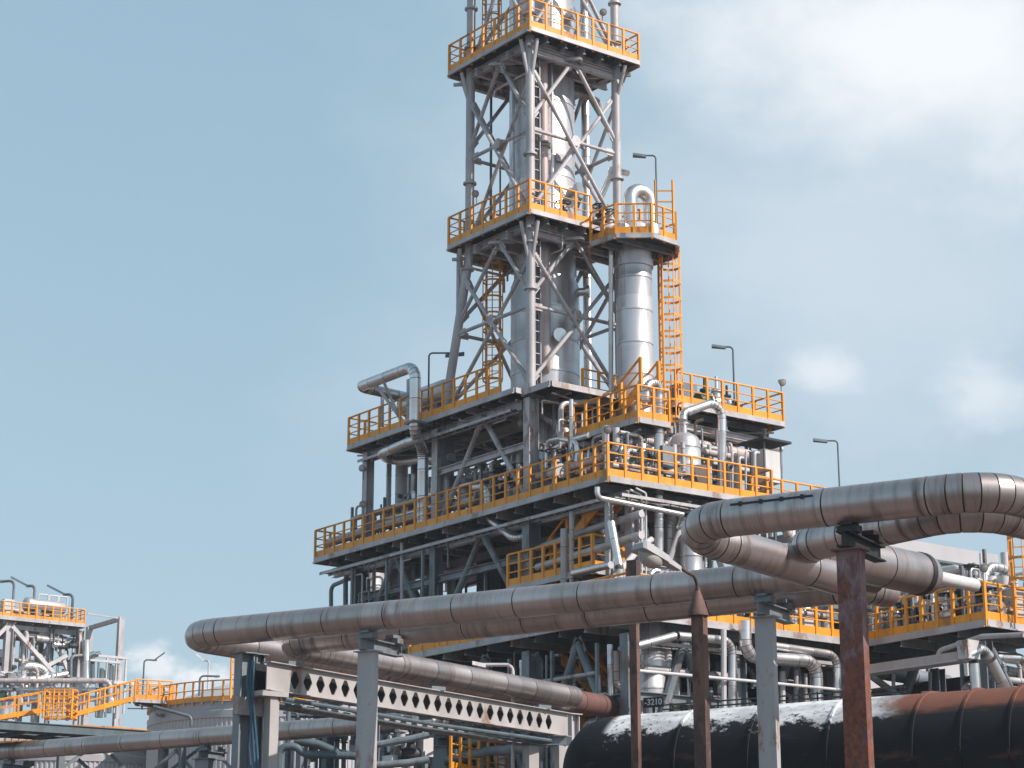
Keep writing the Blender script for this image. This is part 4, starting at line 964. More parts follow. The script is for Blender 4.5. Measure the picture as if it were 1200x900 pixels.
TP('second low pipe run behind the corner rail, thinner', 'p', 1.1, .08, [(610, 575), (690, 550), (690, 540), (716, 533)], 'pinkish', 0)
TP('copper brown pipe behind the right rail left of the drum', 'q', -4.0, .13, [(716, 545), (760, 556), (800, 566)], 'pinkish', .8)
TP('white pipe elbow low behind the right rail', 'q', -4.1, .12, [(786, 575), (786, 556), (798, 556)], 'white', 0)
# under the long platform, right part
TP('horizontal silver pipe under the front corner with small upstand', 'q', -5.0, .085, [(700, 571), (700, 583), (735, 590), (800, 603)], 'silver', 0)
TP('thin conduit pair side climbing the front corner column', 'q', -4.75, .04, [(752, 690), (752, 580), (738, 574)], 'white', 0)
TP('second thin conduit climbing the front corner column', 'q', -4.85, .035, [(757, 690), (757, 578), (745, 572)], 'white', 0)
b0 = WQ(811, 700, -4.6); column_vessel('standing_vessel', 'bright vertical vessel standing behind the bend of the upper right pipe', b0, [(0, .36), (1.9, .36), (2.1, .28), (2.2, .05)], 'shell', [.6, 1.3], 'vessel')
b0 = WQ(790, 700, -3.9); column_vessel('standing_vessel', 'brownish vertical vessel left of the bright one under the deck', b0, [(0, .25), (2.6, .25), (2.8, .2), (2.9, .05)], 'pinkish', [.6, 1.3], 'vessel')
TP('white angled pipe leaning under the deck beside the lamp head', 'q', -5.2, .10, [(708, 690), (752, 640), (764, 632)], 'white', 0)
TP('pale slanted duct pipe beneath the corner, behind the lamp head', 'p', -.6, .13, [(716, 612), (726, 665), (726, 700)], 'silver', .8)
TP('pinkish round pipe crossing beneath the corner deck', 'p', .2, .12, [(630, 643), (700, 618), (752, 602)], 'steel', 0)
TP('lower grey pipe crossing beneath the corner deck', 'p', -.2, .13, [(630, 665), (752, 627)], 'steel', 0)
TP('pale pipe with box joint near the hidden post top', 'p', -1.0, .12, [(672, 672), (706, 664), (716, 662)], 'silver', 0)
# orange stair and landing seen under the long platform
ZI = WP(700, 664, -.35).z
deck('inner_landing', 'orange railed landing under the front corner of the long platform', [(-.3, -3.6), (1.6, -3.6), (1.6, .9), (-.3, .9)], ZI, [[(-.3, .9), (-.3, -3.6), (1.6, -3.6)]], 'x', fascia=.2, k=1.2)
stair('orange stair under the front corner of the long platform', (.4, .3, ZI), (.4, -3.2, 15.9), .8, 10, (1, 0, 0), k=1.5)
stair('orange stair zigzagging down below the lowest deck', (-1.2, -7.6, 7.2), (-1.2, -3.2, 10.6), .8, 12, (1, 0, 0), k=1.6)
stair('second orange stair under the lowest deck, sloping the other way', (-2.6, -4.2, 5.0), (-2.6, -8.2, 8.0), .8, 12, (1, 0, 0), k=1.6)

# ------------------------------------------------------------------ under and on the lowest deck
TP('silver pipe with flat bridge and long drop under the deck, left of clean grey post', 'q', -9.9, .125, [(742, 758), (792, 745), (813, 747), (858, 751), (858, 835)])
TP('fat bright pipe swinging right and down beside the clean grey post', 'q', -10.1, .19, [(873, 728), (873, 770), (957, 775), (957, 835)], bend=1.2)
TP('thinner silver pipe turning down between the grey and red posts', 'q', -10.0, .125, [(905, 757), (981, 768), (981, 835)])
TP('slim straight drop pipe left of the clean grey post', 'q', -10.2, .085, [(848, 738), (848, 835)], 'pale')
TP('pale drop pipe above the sign', 'q', -9.0, .13, [(782, 752), (782, 790)], 'pale')
TP('thin white rail pipe running level behind both brown posts', 'q', -10.4, .045, [(738, 785), (900, 800), (1000, 810)], 'white')
for i, (u, v0, v1, r_, m, lab) in enumerate(((917, 787, 830, .09, 'pale', 'short pale standpipe right of the clean grey post'), (933, 786, 830, .07, 'steel', 'second short standpipe right of the clean grey post'), (944, 790, 830, .06, 'steel', 'third and thinnest standpipe right of the clean grey post'),
          (1047, 790, 826, .06, 'pale', 'thin standpipe right of the red post above the duct'), (1090, 788, 820, .06, 'pale', 'thin standpipe below the brown tray'), (1072, 770, 822, .16, 'frame', 'slanting dark leg under the brown tray'))):
    pts = [(u, v1), (u, v0)] if 'slanting' not in lab else [(u-14, v1), (u+4, v0)]
    TP(lab, 'q', -9.4, r_, pts, m, 0)
b0 = WQ(762, 850, -8.6); column_vessel('standing_vessel', 'bright tall vessel below the deck between the two brown posts', b0, [(0, .5), (3.2, .5), (3.5, .35), (3.6, .05)], 'shell', [1, 2], 'vessel')
b0 = WQ(778, 850, -8.0); column_vessel('standing_vessel', 'slender vessel right of the bright tall one below the deck', b0, [(0, .3), (3.0, .3), (3.3, .2), (3.4, .05)], 'pinkish', [1, 2], 'vessel')
a, b_ = WP(1016, 785, 4.2), WP(1128, 764, 4.2); b_.z = a.z
t = thing('covered_tray', 'long brown covered pipe tray under the jutting deck corner', 'tray', a)
MB().bar(a, b_, .5, .22).build('cover', 'pinkish', t); MB().bar(a-V((0, 0, .14)), b_-V((0, 0, .14)), .56, .05).build('base', 'pale', t)
m = MB().box(b_-V((.25, .42, .12)), b_-V((-.25, .02, -.42))); m.build('end_box', 'pale', t)
TP('left one of two silver pipes dropping at the end of the brown tray', 'q', -14.9, .15, [(1130, 772), (1137, 763), (1141, 775), (1146, 835)], bend=1.0)
TP('slanting silver pipe right of the dropping one at the tray end', 'q', -15.0, .17, [(1134, 768), (1150, 760), (1160, 772), (1192, 835)], bend=1.0)
TP('silver pipe turning down at the right frame edge under the deck', 'q', -14.0, .16, [(1155, 770), (1196, 772), (1212, 800)], bend=1.0)
TP('thin pipe arching over the brown tray', 'p', 4.6, .075, [(1098, 772), (1102, 762), (1150, 746), (1200, 744)], 'steel')
TP('pinkish fat pipe low at the right frame edge', 'q', -13.0, .24, [(1160, 785), (1230, 800)], 'pinkish', .8)
TP('dark header running under the lowest deck behind the red post', 'q', -8.0, .26, [(900, 765), (1110, 800)], 'frame', 1.2)
TP('pinkish header under the lowest deck above the fat bright pipe', 'q', -8.6, .17, [(800, 735), (1000, 768)], 'pinkish', .9)
# dark wall added to keep the view under the deck dark; heat exchangers
t = thing('backdrop_wall', 'long dark backdrop wall added to close the view beneath the lowest deck', 'building', (10, -6, 0))
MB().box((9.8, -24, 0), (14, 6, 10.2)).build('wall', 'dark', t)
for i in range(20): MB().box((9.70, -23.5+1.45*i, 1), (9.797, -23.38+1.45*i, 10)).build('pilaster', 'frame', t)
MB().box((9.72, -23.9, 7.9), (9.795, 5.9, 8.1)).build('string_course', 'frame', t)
t = thing('dark_backdrop', 'dark boiler casing under the left part of the lowest deck', 'backdrop', (4, -1, 0))  # black block added so the space below the deck reads dark
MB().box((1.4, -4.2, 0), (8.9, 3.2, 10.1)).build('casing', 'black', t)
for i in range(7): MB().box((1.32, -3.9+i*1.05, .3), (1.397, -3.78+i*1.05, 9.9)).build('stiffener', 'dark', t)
for i, (q0, z, r_, lab) in enumerate(((-7.2, 7.9, .62, 'upper horizontal exchanger shell in the dark below the lowest deck'), (-6.4, 6.0, .7, 'lower horizontal exchanger shell in the dark below the deck'))):
    t = thing('heat_exchanger', lab, 'exchanger', (2, q0, z-r_))
    MB().lathe((-2.6, q0, z), [(0, .05), (.05, r_*.8), (.2, r_), (.22, r_*1.12), (.34, r_*1.12), (.36, r_), (5.6, r_), (5.8, r_*.8), (5.9, .05)], 28, (1, 0, 0)).build('shell', 'steel', t)
    MB().rod((-1, q0, z+r_*.9), (-1, q0, z+r_+.5), .12, 12).build('nozzle', 'silver', t); MB().rod((1.4, q0, z+r_*.9), (1.4, q0, z+r_+.5), .12, 12).build('nozzle', 'silver', t)
# things standing on the lowest deck at right
TP('silver inverted U pipe on the jutting deck corner', 'q', -13.4, .145, [(1153, 715), (1153, 662), (1188, 669), (1188, 725)], bend=1.9, seam=.25)
TP('bright white horizontal pipe behind the right rail of the lowest deck', 'p', 6.6, .15, [(1085, 706), (1140, 697)], 'white', 0)
TP('brownish pipe with collars right of the white one on the deck', 'p', 6.9, .14, [(1128, 697), (1165, 690)], 'pinkish', 0, fl=[(0, .3), (0, .8)])
for i, (u, v, p, r_, m, lab) in enumerate(((1138, 693, 6.4, .17, 'green', 'dark green valve where the white pipe ends on the right deck'), (1092, 716, 6.6, .14, 'steel', 'grey valve low behind the right rail'), (1110, 722, 6.2, .15, 'silver', 'silver valve low behind the right rail'), (1076, 722, 6.9, .16, 'steel', 'grey valve near the inner corner of the right rail'), (1128, 716, 6.0, .13, 'black', 'black valve low behind the right rail'), (1165, 720, 6.3, .14, 'silver', 'silver valve beneath the inverted U pipe'), (1062, 728, 7.0, .14, 'black', 'black valve at the inner rail corner'))):
    q = WP(u, v, p); valve(lab, (q.x, q.y, max(q.z, Z0+.45)), (0, 1, 0), r_, m)
for i, (u, v0, v1, p, r_, m, lab) in enumerate(((1045, 700, 735, 7.6, .15, 'silver', 'silver standpipe left end of the right deck group'), (1062, 700, 735, 7.8, .17, 'silver', 'broad silver standpipe near the inner rail corner'), (1074, 706, 735, 7.4, .07, 'pale', 'thin pale standpipe between broad ones on the right deck'), (1118, 690, 725, 7.2, .06, 'pale', 'thin pale standpipe behind the white pipe'), (1160, 676, 722, 7.4, .2, 'white', 'white boxed standpipe inside the inverted U'), (1176, 676, 722, 7.4, .16, 'white', 'second white standpipe inside the inverted U'), (1098, 680, 722, 7.6, .09, 'steel', 'grey standpipe behind the thick pipe end'), (1142, 660, 715, 7.8, .1, 'pale', 'pale standpipe left of the inverted U'),
       (905, 715, 745, 1.5, .1, 'pale', 'pale standpipe behind the deck rail between grey and red posts'), (930, 712, 748, 2.2, .13, 'silver', 'silver standpipe behind the deck rail near the grey post'), (950, 715, 750, 2.8, .07, 'pale', 'thin pale standpipe behind the deck rail left of the red post'), (967, 712, 750, 3.0, .16, 'silver', 'broad standpipe just left of the red post'), (1030, 708, 745, 5.0, .18, 'silver', 'broad standpipe just right of the red post'), (1020, 715, 745, 4.6, .08, 'pale', 'thin standpipe hugging the red post at right'))):
    q0, q1 = (WP(u, v1, p), WP(u, v0, p)) if u > 1040 else (WQ(u, v1, -9.15), WQ(u, v0, -9.15)); pipe_thing(lab, [(q1.x, q1.y, Z0), (q1.x, q1.y, q1.z)], r_, m, 'standpipe', seam=.9 if r_ > .12 else 0, seg=12)
for i, (u, v, p, w, h, m, lab) in enumerate(((1050, 732, 7.2, .5, .9, 'pale', 'pale equipment box behind the inner rail corner'), (1098, 728, 6.6, .35, .6, 'white', 'white junction box low behind the right rail'), (1135, 722, 6.8, .4, .9, 'pale', 'pale pump housing behind the right rail near the green valve'), (1190, 715, 7.2, .5, 1.1, 'pale', 'pale cabinet at the right frame edge on the deck'), (940, 742, 2.4, .5, .6, 'pale', 'pale box behind the rail between grey and red posts'))):
    q = WP(u, v, p) if u > 1000 else WQ(u, v-14, -9.0); m_ = MB().box((q.x-w/2, q.y-w/2, Z0), (q.x+w/2, q.y+w/2, Z0+h)); m_.box((q.x-w/2-.04, q.y-w/2-.04, Z0+h+.002), (q.x+w/2+.04, q.y+w/2+.04, Z0+h+.05))
    solo(m_, 'equipment_box', m, lab, 'box')
TP('thin grey manifold pipe running level behind the right rail', 'p', 7.4, .06, [(1040, 716), (1200, 690)], 'steel', 0)
TP('second thin manifold pipe, higher, behind the right rail', 'p', 7.6, .06, [(1100, 690), (1200, 672)], 'pale', 0)
TP('small white bent pipe above the thick pipe end', 'p', 8.6, .09, [(1100, 668), (1124, 664), (1128, 685)], 'white', 0)
q = WP(1188, 690, 6.6); caged_ladder('orange caged ladder at the right frame edge on the lowest deck', (q.x, q.y-.3, Z0), Z0+2.6, (-.6, -.6), k=1.3, cage_from=1.2)
# pale enclosure behind
a, b_ = WP(1040, 634, 16.0), WP(1166, 660, 16.0)
e0, e1 = WQ(1035, 632, -6.0), WQ(1163, 645, -6.0)
t = thing('pale_enclosure', 'long pale panelled enclosure behind the upper right pipes', 'building', (e0.x, -6, 0))
MB().box((e0.x-3, -5.98, 0), (e1.x, -2.5, e0.z-.5)).build('wall', 'wall', t)
MB().box((e0.x-3, -6.15, e0.z-.497), (e1.x+.1, -2.4, e0.z+.1)).build('parapet', 'wall', t)
for i in range(6): x = e1.x-.15-i*(e1.x-e0.x)/3.2; MB().box((x-.12, -6.06, Z0), (x+.12, -5.983, e0.z-.5)).build('pilaster', 'teal', t)
MB().box((e0.x-3, -6.2, e0.z-.53), (e1.x, -6.153, e0.z-.45)).build('drip_rail', 'teal', t)

# ------------------------------------------------------------------ lower left foreground gear, lamp arm and sign
q = WY(601, 800, 54)
lamp('thin lamp with white arm slanting up left in front of the plant', (q.x, q.y, 0), WY(601, 779, 54).z, cam_dir(-1, 0)*.95, .35, .045, 'pale', .2)
q = WY(766, 823, 49.5)
t = thing('number_sign', 'small black plate with white digits above the lagged duct', 'sign', q)
fd_ = cam_dir(.86, -.5); fn = cam_dir(-.5, -.86)
MB().bar(q-fd_*.27, q+fd_*.27, .04, .24).build('plate', 'black', t, 0)
fc = bpy.data.curves.new('digits', 'FONT'); fc.body = '-3210'; fc.size = .2; fc.align_x = 'CENTER'; fc.align_y = 'CENTER'; fc.extrude = .003; fc.offset = .004
fo = bpy.data.objects.new('digits', fc); COL.objects.link(fo); fo.parent = t; fc.materials.append(M['white'])
bpy.context.view_layer.update(); dgm = bpy.data.meshes.new_from_object(fo); bpy.data.objects.remove(fo); fo = bpy.data.objects.new('lettering', dgm); COL.objects.link(fo); fo.parent = t
xa = fd_.normalized(); za = fn.normalized(); ya = za.cross(xa)
fo.matrix_local = Matrix(((xa.x, ya.x, za.x, fn.x*.026), (xa.y, ya.y, za.y, fn.y*.026), (xa.z, ya.z, za.z, 0), (0, 0, 0, 1)))
q2 = WY(757, 860, 49.6); MB().bar(q-V((0, 0, .12)), (q.x, q.y, 0), .05).build('stake', 'black', t)
def low(label, pts, Y, r_, m='teal', seam=0, **k): return TP(label, 'y', Y, r_, pts, m, seam, **k)
low('dark teal pipe looping low between the grey post and the tall columns', [(327, 905), (327, 876), (345, 874), (358, 884), (420, 886)], 64, .12)
low('dark teal pipe higher, crossing behind the rust flecked post', [(345, 868), (372, 872), (400, 884), (440, 888)], 66, .14)
low('blue grey pipe slanting up right of the rust flecked post', [(440, 873), (480, 866), (503, 861)], 60, .10, 'frame', 0)
low('second blue grey pipe, lower, right of the rust flecked post', [(440, 897), (478, 894), (503, 890)], 60, .11, 'frame', 0)
low('dark teal standpipe with top elbow beside the tank', [(341, 905), (341, 826), (352, 824)], 70, .12)
low('second dark teal standpipe hooked over beside the tank', [(380, 846), (380, 826), (371, 826), (371, 846)], 70, .11)
low('pale standpipe beside the hooked dark ones', [(392, 850), (392, 826)], 71, .12, 'pale', .9)
low('grey header under the girder, running level to the portal', [(520, 892), (575, 880), (640, 876)], 62, .14, 'frame')
low('second header under the girder, thinner and higher', [(530, 873), (610, 862)], 63, .10, 'frame')
for i, (u, Y, w, m, lab) in enumerate(((385, 68, .3, 'teal', 'dark post behind the looping teal pipes'), (355, 67, .3, 'frame', 'blue grey post left of the dark post near the tank'), (436, 62, .34, 'frame', 'blue grey post hidden partly by the rust flecked post'), (612, 63, .3, 'frame', 'blue grey post just left of the portal'), (640, 66, .3, 'frame', 'blue grey post behind the portal'), (671, 57, .28, 'steel', 'grey post right of the girder end'), (592, 66, .26, 'frame', 'slim post under the girder right half'))):
    q = WY(u, 850, Y); hpost(lab, q, min(WY(u, 838, Y).z, 9.6) if u > 400 else WY(u, 848, Y).z, w, w, m)
for i, (u, v, Y, w, h, m, lab) in enumerate(((498, 876, 60.5, .35, .55, 'pale', 'small pale cabinet on the pipes right of the rust flecked post'), (462, 896, 60.5, .5, .5, 'white', 'white box low right of the rust flecked post'))):
    q = WY(u, v, Y); t = thing('equipment_box', lab, 'box', (q.x, q.y, 0))
    MB().box(q-V((w/2, w/2, h/2)), q+V((w/2, w/2, h/2))).build('housing', m, t); MB().box((q.x-.07, q.y-.07, 0), (q.x+.07, q.y+.07, q.z-h/2-.003)).build('stand', 'frame', t)
for i, (u, v, Y, m, lab) in enumerate(((481, 884, 60.4, 'black', 'black valve right of the rust flecked post'), (470, 872, 61, 'steel', 'grey valve on the slanting blue grey pipe'))):
    valve(lab, WY(u, v, Y), cam_dir(1, .3), .17, m)
a, b_ = WY(528, 899, 60), WY(622, 880, 66); zz = (a.z+b_.z)/2-.3; a.z = b_.z = zz-.3
dv = (b_-a); s_ = V((-dv.y, dv.x, 0)).normalized()*1.0
deck('low_catwalk', 'orange railed catwalk low under the girder', [(a.x, a.y), (b_.x, b_.y), (b_.x+s_.x, b_.y+s_.y), (a.x+s_.x, a.y+s_.y)], a.z, [[(a.x, a.y), (b_.x, b_.y)]], 'x', fascia=.2)
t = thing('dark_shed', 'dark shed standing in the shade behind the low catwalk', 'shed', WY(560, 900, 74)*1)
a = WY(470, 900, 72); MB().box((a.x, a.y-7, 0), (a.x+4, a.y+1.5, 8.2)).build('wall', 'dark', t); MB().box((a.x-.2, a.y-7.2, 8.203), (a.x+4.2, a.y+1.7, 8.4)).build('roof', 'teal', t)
# teal cable tray canopy
a = WY(-14, 846, 70); b_ = V((a.x+8.3, a.y, a.z)); W_ = V((0, 2.4, 0))
t = thing('cable_tray', 'wide dark teal cable tray canopy above the low left pipe', 'cable tray', a)
MB().box(a+V((0, 0, -.05)), b_+W_).build('tray', 'teal', t)
for k in (0, 1): MB().ibar(a+W_*k+V((0, (.1 if k else -.1), -.08)), b_+W_*k+V((0, (.1 if k else -.1), -.08)), .12, .3).build('side_beam', 'teal', t)
for i in range(7): x = a+V((1.2*i+.3, 0, -.2)); MB().bar(x+V((0, .1, 0)), x+W_-V((0, .1, 0)), .1, .14).build('rung_beam', 'teal', t)
for x in (3.0, 7.0): q = a+V((x, .6, 0)); MB().box((q.x-.11, q.y-.11, 0), (q.x+.11, q.y+.11, a.z-.3)).build('leg', 'frame', t); MB().bar((q.x, q.y, a.z-1.4), (q.x+1.5, q.y, a.z-.3), .1).build('brace', 'frame', t)
for i, (u0, v0, u1, v1, lab) in enumerate(((92, 890, 108, 905, 'left diagonal blue grey strut below the low pipe'), (130, 884, 150, 905, 'second diagonal strut below the low pipe'), (215, 872, 178, 905, 'diagonal strut rising to the small support'), (205, 878, 228, 905, 'dark diagonal strut left of the small support'), (252, 880, 275, 905, 'diagonal strut right of the small support'))):
    solo(MB().bar(WY(u0, v0, 74), WY(u1, v1, 74), .12), 'strut', 'frame', lab, 'strut', 'diagonal struts under the low left pipe')
q = WY(191, 880, 75); hpost('slim dark post behind the diagonal struts', q, WY(191, 872, 75).z, .26, .26, 'frame')
q = WY(214, 880, 73.5); hpost('slim blue grey post left of the small support', q, WY(214, 872, 73.5).z, .2, .2, 'frame')

# ------------------------------------------------------------------ storage tanks and far unit on the left
def ring_rail(root, c, r_, z, a0, a1, n, k=1.1, h=1.1):
    P = [V((c.x+r_*math.cos(a), c.y+r_*math.sin(a), z)) for a in [a0+(a1-a0)*i/n for i in range(n+1)]]
    g = MB(); up = V((0, 0, 1)); tb = MB()
    def ribbon(mb, zz, hh, ww):
        for x, y in zip(P, P[1:]): mb.bar(x+up*zz, y+up*zz, ww, hh)
    ribbon(g, h, .07, .07); gr = g.build('top_rail', 'yellow', root)
    for zz in (.6,): m = MB(); ribbon(m, zz, .05, .05); m.build('mid_rail', 'yellow', root)
    ribbon(tb, .12, .24, .04); tb.build('toe_board', 'yellow', root)
    for i, q in enumerate(P): post_obj(gr, q, a0+(a1-a0)*i/n+math.pi/2, h, k)
def tank(label, u, Y, r_, z, roof=.9, rail=True):
    c = WY(u, 880, Y); c.z = 0; t = thing('storage_tank', label, 'tank', c)
    n = int(2*math.pi*r_/.28); P = []
    for i in range(n):
        a = 2*math.pi*i/n
        for da, dr in ((0, 0), (.35, 0), (.5, .05), (.85, .05)): P.append((c.x+(r_+dr)*math.cos(a+da*2*math.pi/n), c.y+(r_+dr)*math.sin(a+da*2*math.pi/n)))
    m = MB().prism(P, 0, z-.9); m.build('siding', 'tankwall', t, 0)
    MB().lathe((c.x, c.y, z-.9), [(.003, r_+.1), (.4, r_+.12), (.5, r_+.02), (.9, r_+.02)], 72).build('rim_band', 'tankroof', t)
    MB().lathe((c.x, c.y, z), [(.003, r_+.15), (.06, r_+.1), (roof*.75, r_*.55), (roof, .3), (roof+.02, .02)], 72).build('roof', 'tankroof', t)
    if rail: ring_rail(t, c, r_+.1, z+.05, -AZ-math.pi*.93-.0, -AZ-.02, 34)
    return t, c
T1, TC1 = tank('big corrugated storage tank with orange railed roof edge behind the blue columns', 330, 122, 7.75, 15.1, 1.9)
T2, TC2 = tank('lower corrugated tank at far left behind the cable tray', 84, 128, 5.9, 13.4, 1.5)
q = WY(168, 795, 118); lamp('lamp with slanting head on the tank walkway, left one', (q.x, q.y, 15.0), WY(168, 773, 118).z-15, cam_dir(.75, .3)*.9, .6, .05, tilt=.8)
q = WY(234, 800, 117); lamp('lamp with slanting arm on the big tank roof edge', (q.x, q.y, 15.2), WY(234, 792, 117).z-15.2, cam_dir(1, .2)*1.1, .2, .06)
q = WY(244, 795, 120); lamp('lamp with pale head leaning left above the big tank', (q.x, q.y, 15.2), WY(244, 774, 120).z-15.2, cam_dir(-.5, .1)*.7, .5, .05, 'pale', .8)
q = WY(273, 797, 114); t = thing('ladder_hoop', 'orange hoop frame at the tank edge by the blue column', 'hoop', q)
for dx in (-.12, .12): MB().bar(q+V((dx, 0, -1.0)), q+V((dx, 0, 1.4)), .1).build('upright', 'yellow', t)
for z in (-.4, .3, 1.0, 1.4): MB().bar(q+V((-.12, 0, z)), q+cam_dir(.8, 0)+V((0, 0, z)), .07).build('hoop_bar', 'yellow', t)
low('dark bent conduit on the tank wall', [(180, 828), (224, 840), (224, 850)], 113, .09)
# yellow stair and bridge to the tank
a, b_ = WY(84, 838, 112), WY(158, 818, 116)
stair('long orange stair bridge rising to the big tank rim', a, b_, 1.0, 16, cam_dir(-.5, 1), k=1.15)
a, b_ = WY(-8, 842, 112), WY(50, 832, 113)
stair('short orange stair at the far left frame edge', a, b_, 1.0, 10, cam_dir(-.5, 1), k=1.15)
a = WY(158, 819, 116); b_ = WY(200, 826, 117); zd = a.z
deck('bridge_landing', 'orange railed landing joining stair bridge and tank rim', [(a.x, a.y), (b_.x, b_.y), (b_.x+1, b_.y+1.6), (a.x+1, a.y+1.6)], zd, [[(a.x+1, a.y+1.6), (a.x, a.y), (b_.x, b_.y)], [(a.x+1, a.y+1.6), (b_.x+1, b_.y+1.6)]], 'x', fascia=.2, k=1.15)
a = WY(67, 842, 111)
t = thing('stair_cage', 'dense orange stair cage between the two far left stairs', 'cage', a)
for dx in (-.75, -.25, .3, .75):
    for dy in (0, 1.2): MB().bar(a+cam_dir(dx, dy), a+cam_dir(dx, dy)+V((0, 0, 1.6)), .09).build('post', 'yellow', t)
for z in (.1, .45, .8, 1.2, 1.55):
    for dy in (0, 1.2): MB().bar(a+cam_dir(-.8, dy)+V((0, 0, z)), a+cam_dir(.8, dy)+V((0, 0, z)), .08).build('bar', 'yellow', t)
    for dx in (-.8, .8): MB().bar(a+cam_dir(dx, 0)+V((0, 0, z)), a+cam_dir(dx, 1.2)+V((0, 0, z)), .08).build('bar', 'yellow', t)
# far unit
YF = 158
def far(u, v, Y=YF): return WY(u, v, Y)
c0 = far(99, 731); ZF = c0.z
poly = [(c0.x-14, c0.y), (c0.x, c0.y), (c0.x, c0.y+7), (c0.x-14, c0.y+7)]
deck('far_platform', 'orange railed platform of the distant unit at far left', poly, ZF, [[poly[0], poly[1], poly[2], poly[3]]], 'y', fascia=.3, k=1.3, step=1.5, dj=.4)
t = thing('steel_frame', 'distant grey steel frame with long diagonals under the far platform', 'steelwork', (c0.x-5, c0.y, 0))
def fx(u, v, dy=0): q = far(u, v); return V((c0.x+(q.x-c0.x), c0.y, q.z))
def onq(u, v, q): return WQ(u, v, q)
for (u, dy, w, m) in ((9, .3, .5, 'steel'), (46, 3.6, .45, 'steel'), (27, 5, .35, 'pale'), (94, .4, .35, 'steel'), (60, .6, .28, 'frame')):
    q = onq(u, 760, c0.y+dy); MB().hcol((q.x, q.y), 0, ZF-.5, w*1.2, w).build('column', m, t)
for (u0, v0, u1, v1, dy) in ((14, 734, 64, 790, .2), (8, 734, -8, 750, .2), (66, 754, 82, 792, .5), (58, 756, 42, 780, 2), (28, 795, 78, 768, .3)):
    MB().bar(onq(u0, v0, c0.y+dy), onq(u1, v1, c0.y+dy), .28).build('brace', 'pale', t)
for (v, dy) in ((793, .1), (746, 1)): a, b_ = onq(-5, v-5, c0.y+dy), onq(165, v+4, c0.y+dy) if v > 780 else onq(92, v+6, c0.y+dy); b_.z = a.z; MB().bar(a, b_, .25).build('beam', 'pale', t)
t = thing('far_drum', 'shiny pinkish horizontal drum on the far platform', 'drum', onq(58, 712, c0.y+2))
a, b_ = onq(27, 708, c0.y+1.2), onq(77, 712, c0.y+1.2); b_.z = a.z
L = (b_-a).length; MB().lathe(a, [(0, .05), (.05, .35), (.2, .55), (.35, .6), (.6, .6), (.62, .52), (L-.3, .52), (L-.12, .4), (L, .05)], 28, b_-a).build('shell', 'shell', t)
for f in (.3, .75): q = a+(b_-a)*f; MB().box((q.x-.25, q.y-.4, ZF), (q.x+.25, q.y+.4, a.z-.35)).build('saddle', 'frame', t)
for f in (.35, .6, .8): q = a+(b_-a)*f; MB().pipe([q+V((0, 0, .4)), q+V((0, 0, .9)), q+V((.8, 0, .9)), q+V((.8, 0, .2))], .06, 1, 0, 8).build('nozzle', 'pale', t)
# open portal frame at right of the far unit
t = thing('portal_frame', 'tall bare steel portal right of the far platform', 'frame', onq(142, 790, c0.y+.5))
for u, v in ((142, 724), (105, 735)): q = onq(u, v, c0.y+(.5 if u == 142 else 4)); MB().box((q.x-.22, q.y-.2, 0), (q.x+.22, q.y+.2, q.z)).build('leg', 'steel', t)
p0, p1, p2 = onq(142, 725, c0.y+.5), onq(105, 736, c0.y+4), onq(102, 719, c0.y+.5)
MB().bar(p0, p1, .3).build('beam', 'steel', t); MB().bar(p0, p2, .1).build('tie_rod', 'steel', t)
def fp(label, pts, r_, m='silver', dy=-.5, seam=0): return TP(label, 'q', c0.y+dy, r_, pts, m, seam)
fp('fat silver pipe bending over in front of the distant frame', [(26, 800), (26, 779), (54, 784), (54, 806)], .36, 'silver', -.6, 1.5)
fp('broad silver elbow at the far left frame edge', [(-8, 794), (4, 796), (4, 842)], .5, 'silver', -1.5, 1.8)
fp('silver header below the fat bent pipe', [(8, 799), (46, 796), (78, 790)], .28, 'silver', -1, 1.5)
fp('pinkish header low in the distant unit', [(28, 806), (64, 807)], .35, 'pinkish', .5, 1.5)
fp('pale vertical pipe with collars right of the distant frame', [(101, 805), (101, 750)], .3, 'silver', .2, 1.5)
fp('dark hooked vent pipe, first left of the portal', [(83, 800), (83, 769), (96, 768)], .13, 'frame', .2)
fp('dark hooked vent pipe, second left of the portal', [(88, 800), (88, 770), (97, 769)], .13, 'frame', .6)
fp('dark hooked vent with black tip, right of the pale vertical pipe', [(103, 800), (103, 768), (111, 766)], .2, 'teal', .1)
fp('taller dark hooked vent with black tip beside the former', [(108, 800), (108, 768), (117, 766)], .2, 'teal', .6)
fp('thin looping pipe below the right end of the far platform', [(82, 757), (91, 755), (91, 738)], .14, 'black', .1)
fp('grey header hanging below the far platform', [(42, 748), (70, 752), (80, 757)], .26, 'steel', .8)
for i, (u, v, m, lab) in enumerate(((73, 758, 'black', 'black valve below the far platform, left'), (86, 757, 'black', 'black valve below the far platform, right'), (68, 756, 'silver', 'silver valve below the far platform'))):
    valve(lab, onq(u, v, c0.y), (1, 0, 0), .17, m)
for i, (u, v0, v1, arm, m, lab) in enumerate(((40, 702, 686, cam_dir(-1, .4)*.7, 'frame', 'lamp on the far platform, head leaning left above the drum'), (84, 725, 696, cam_dir(-1, .3)*.8, 'teal', 'dark lamp at right end of the far platform'), (14, 725, 680, cam_dir(-1, .4)*1.4, 'frame', 'tall lamp mast at the far left of the far platform'))):
    q = onq(u, v0, c0.y+1.5); lamp(lab, (q.x, q.y, ZF), onq(u, v1, c0.y+1.5).z-ZF, arm, 1.6, .07, m, .5, k=1.6)
q = onq(9, 700, c0.y+1); solo(MB().box(q-V((.4, .4, 2.1)), q+V((.4, .4, -.2))), 'control_cabinet', 'white', 'white cabinet on the far platform at left', 'cabinet')
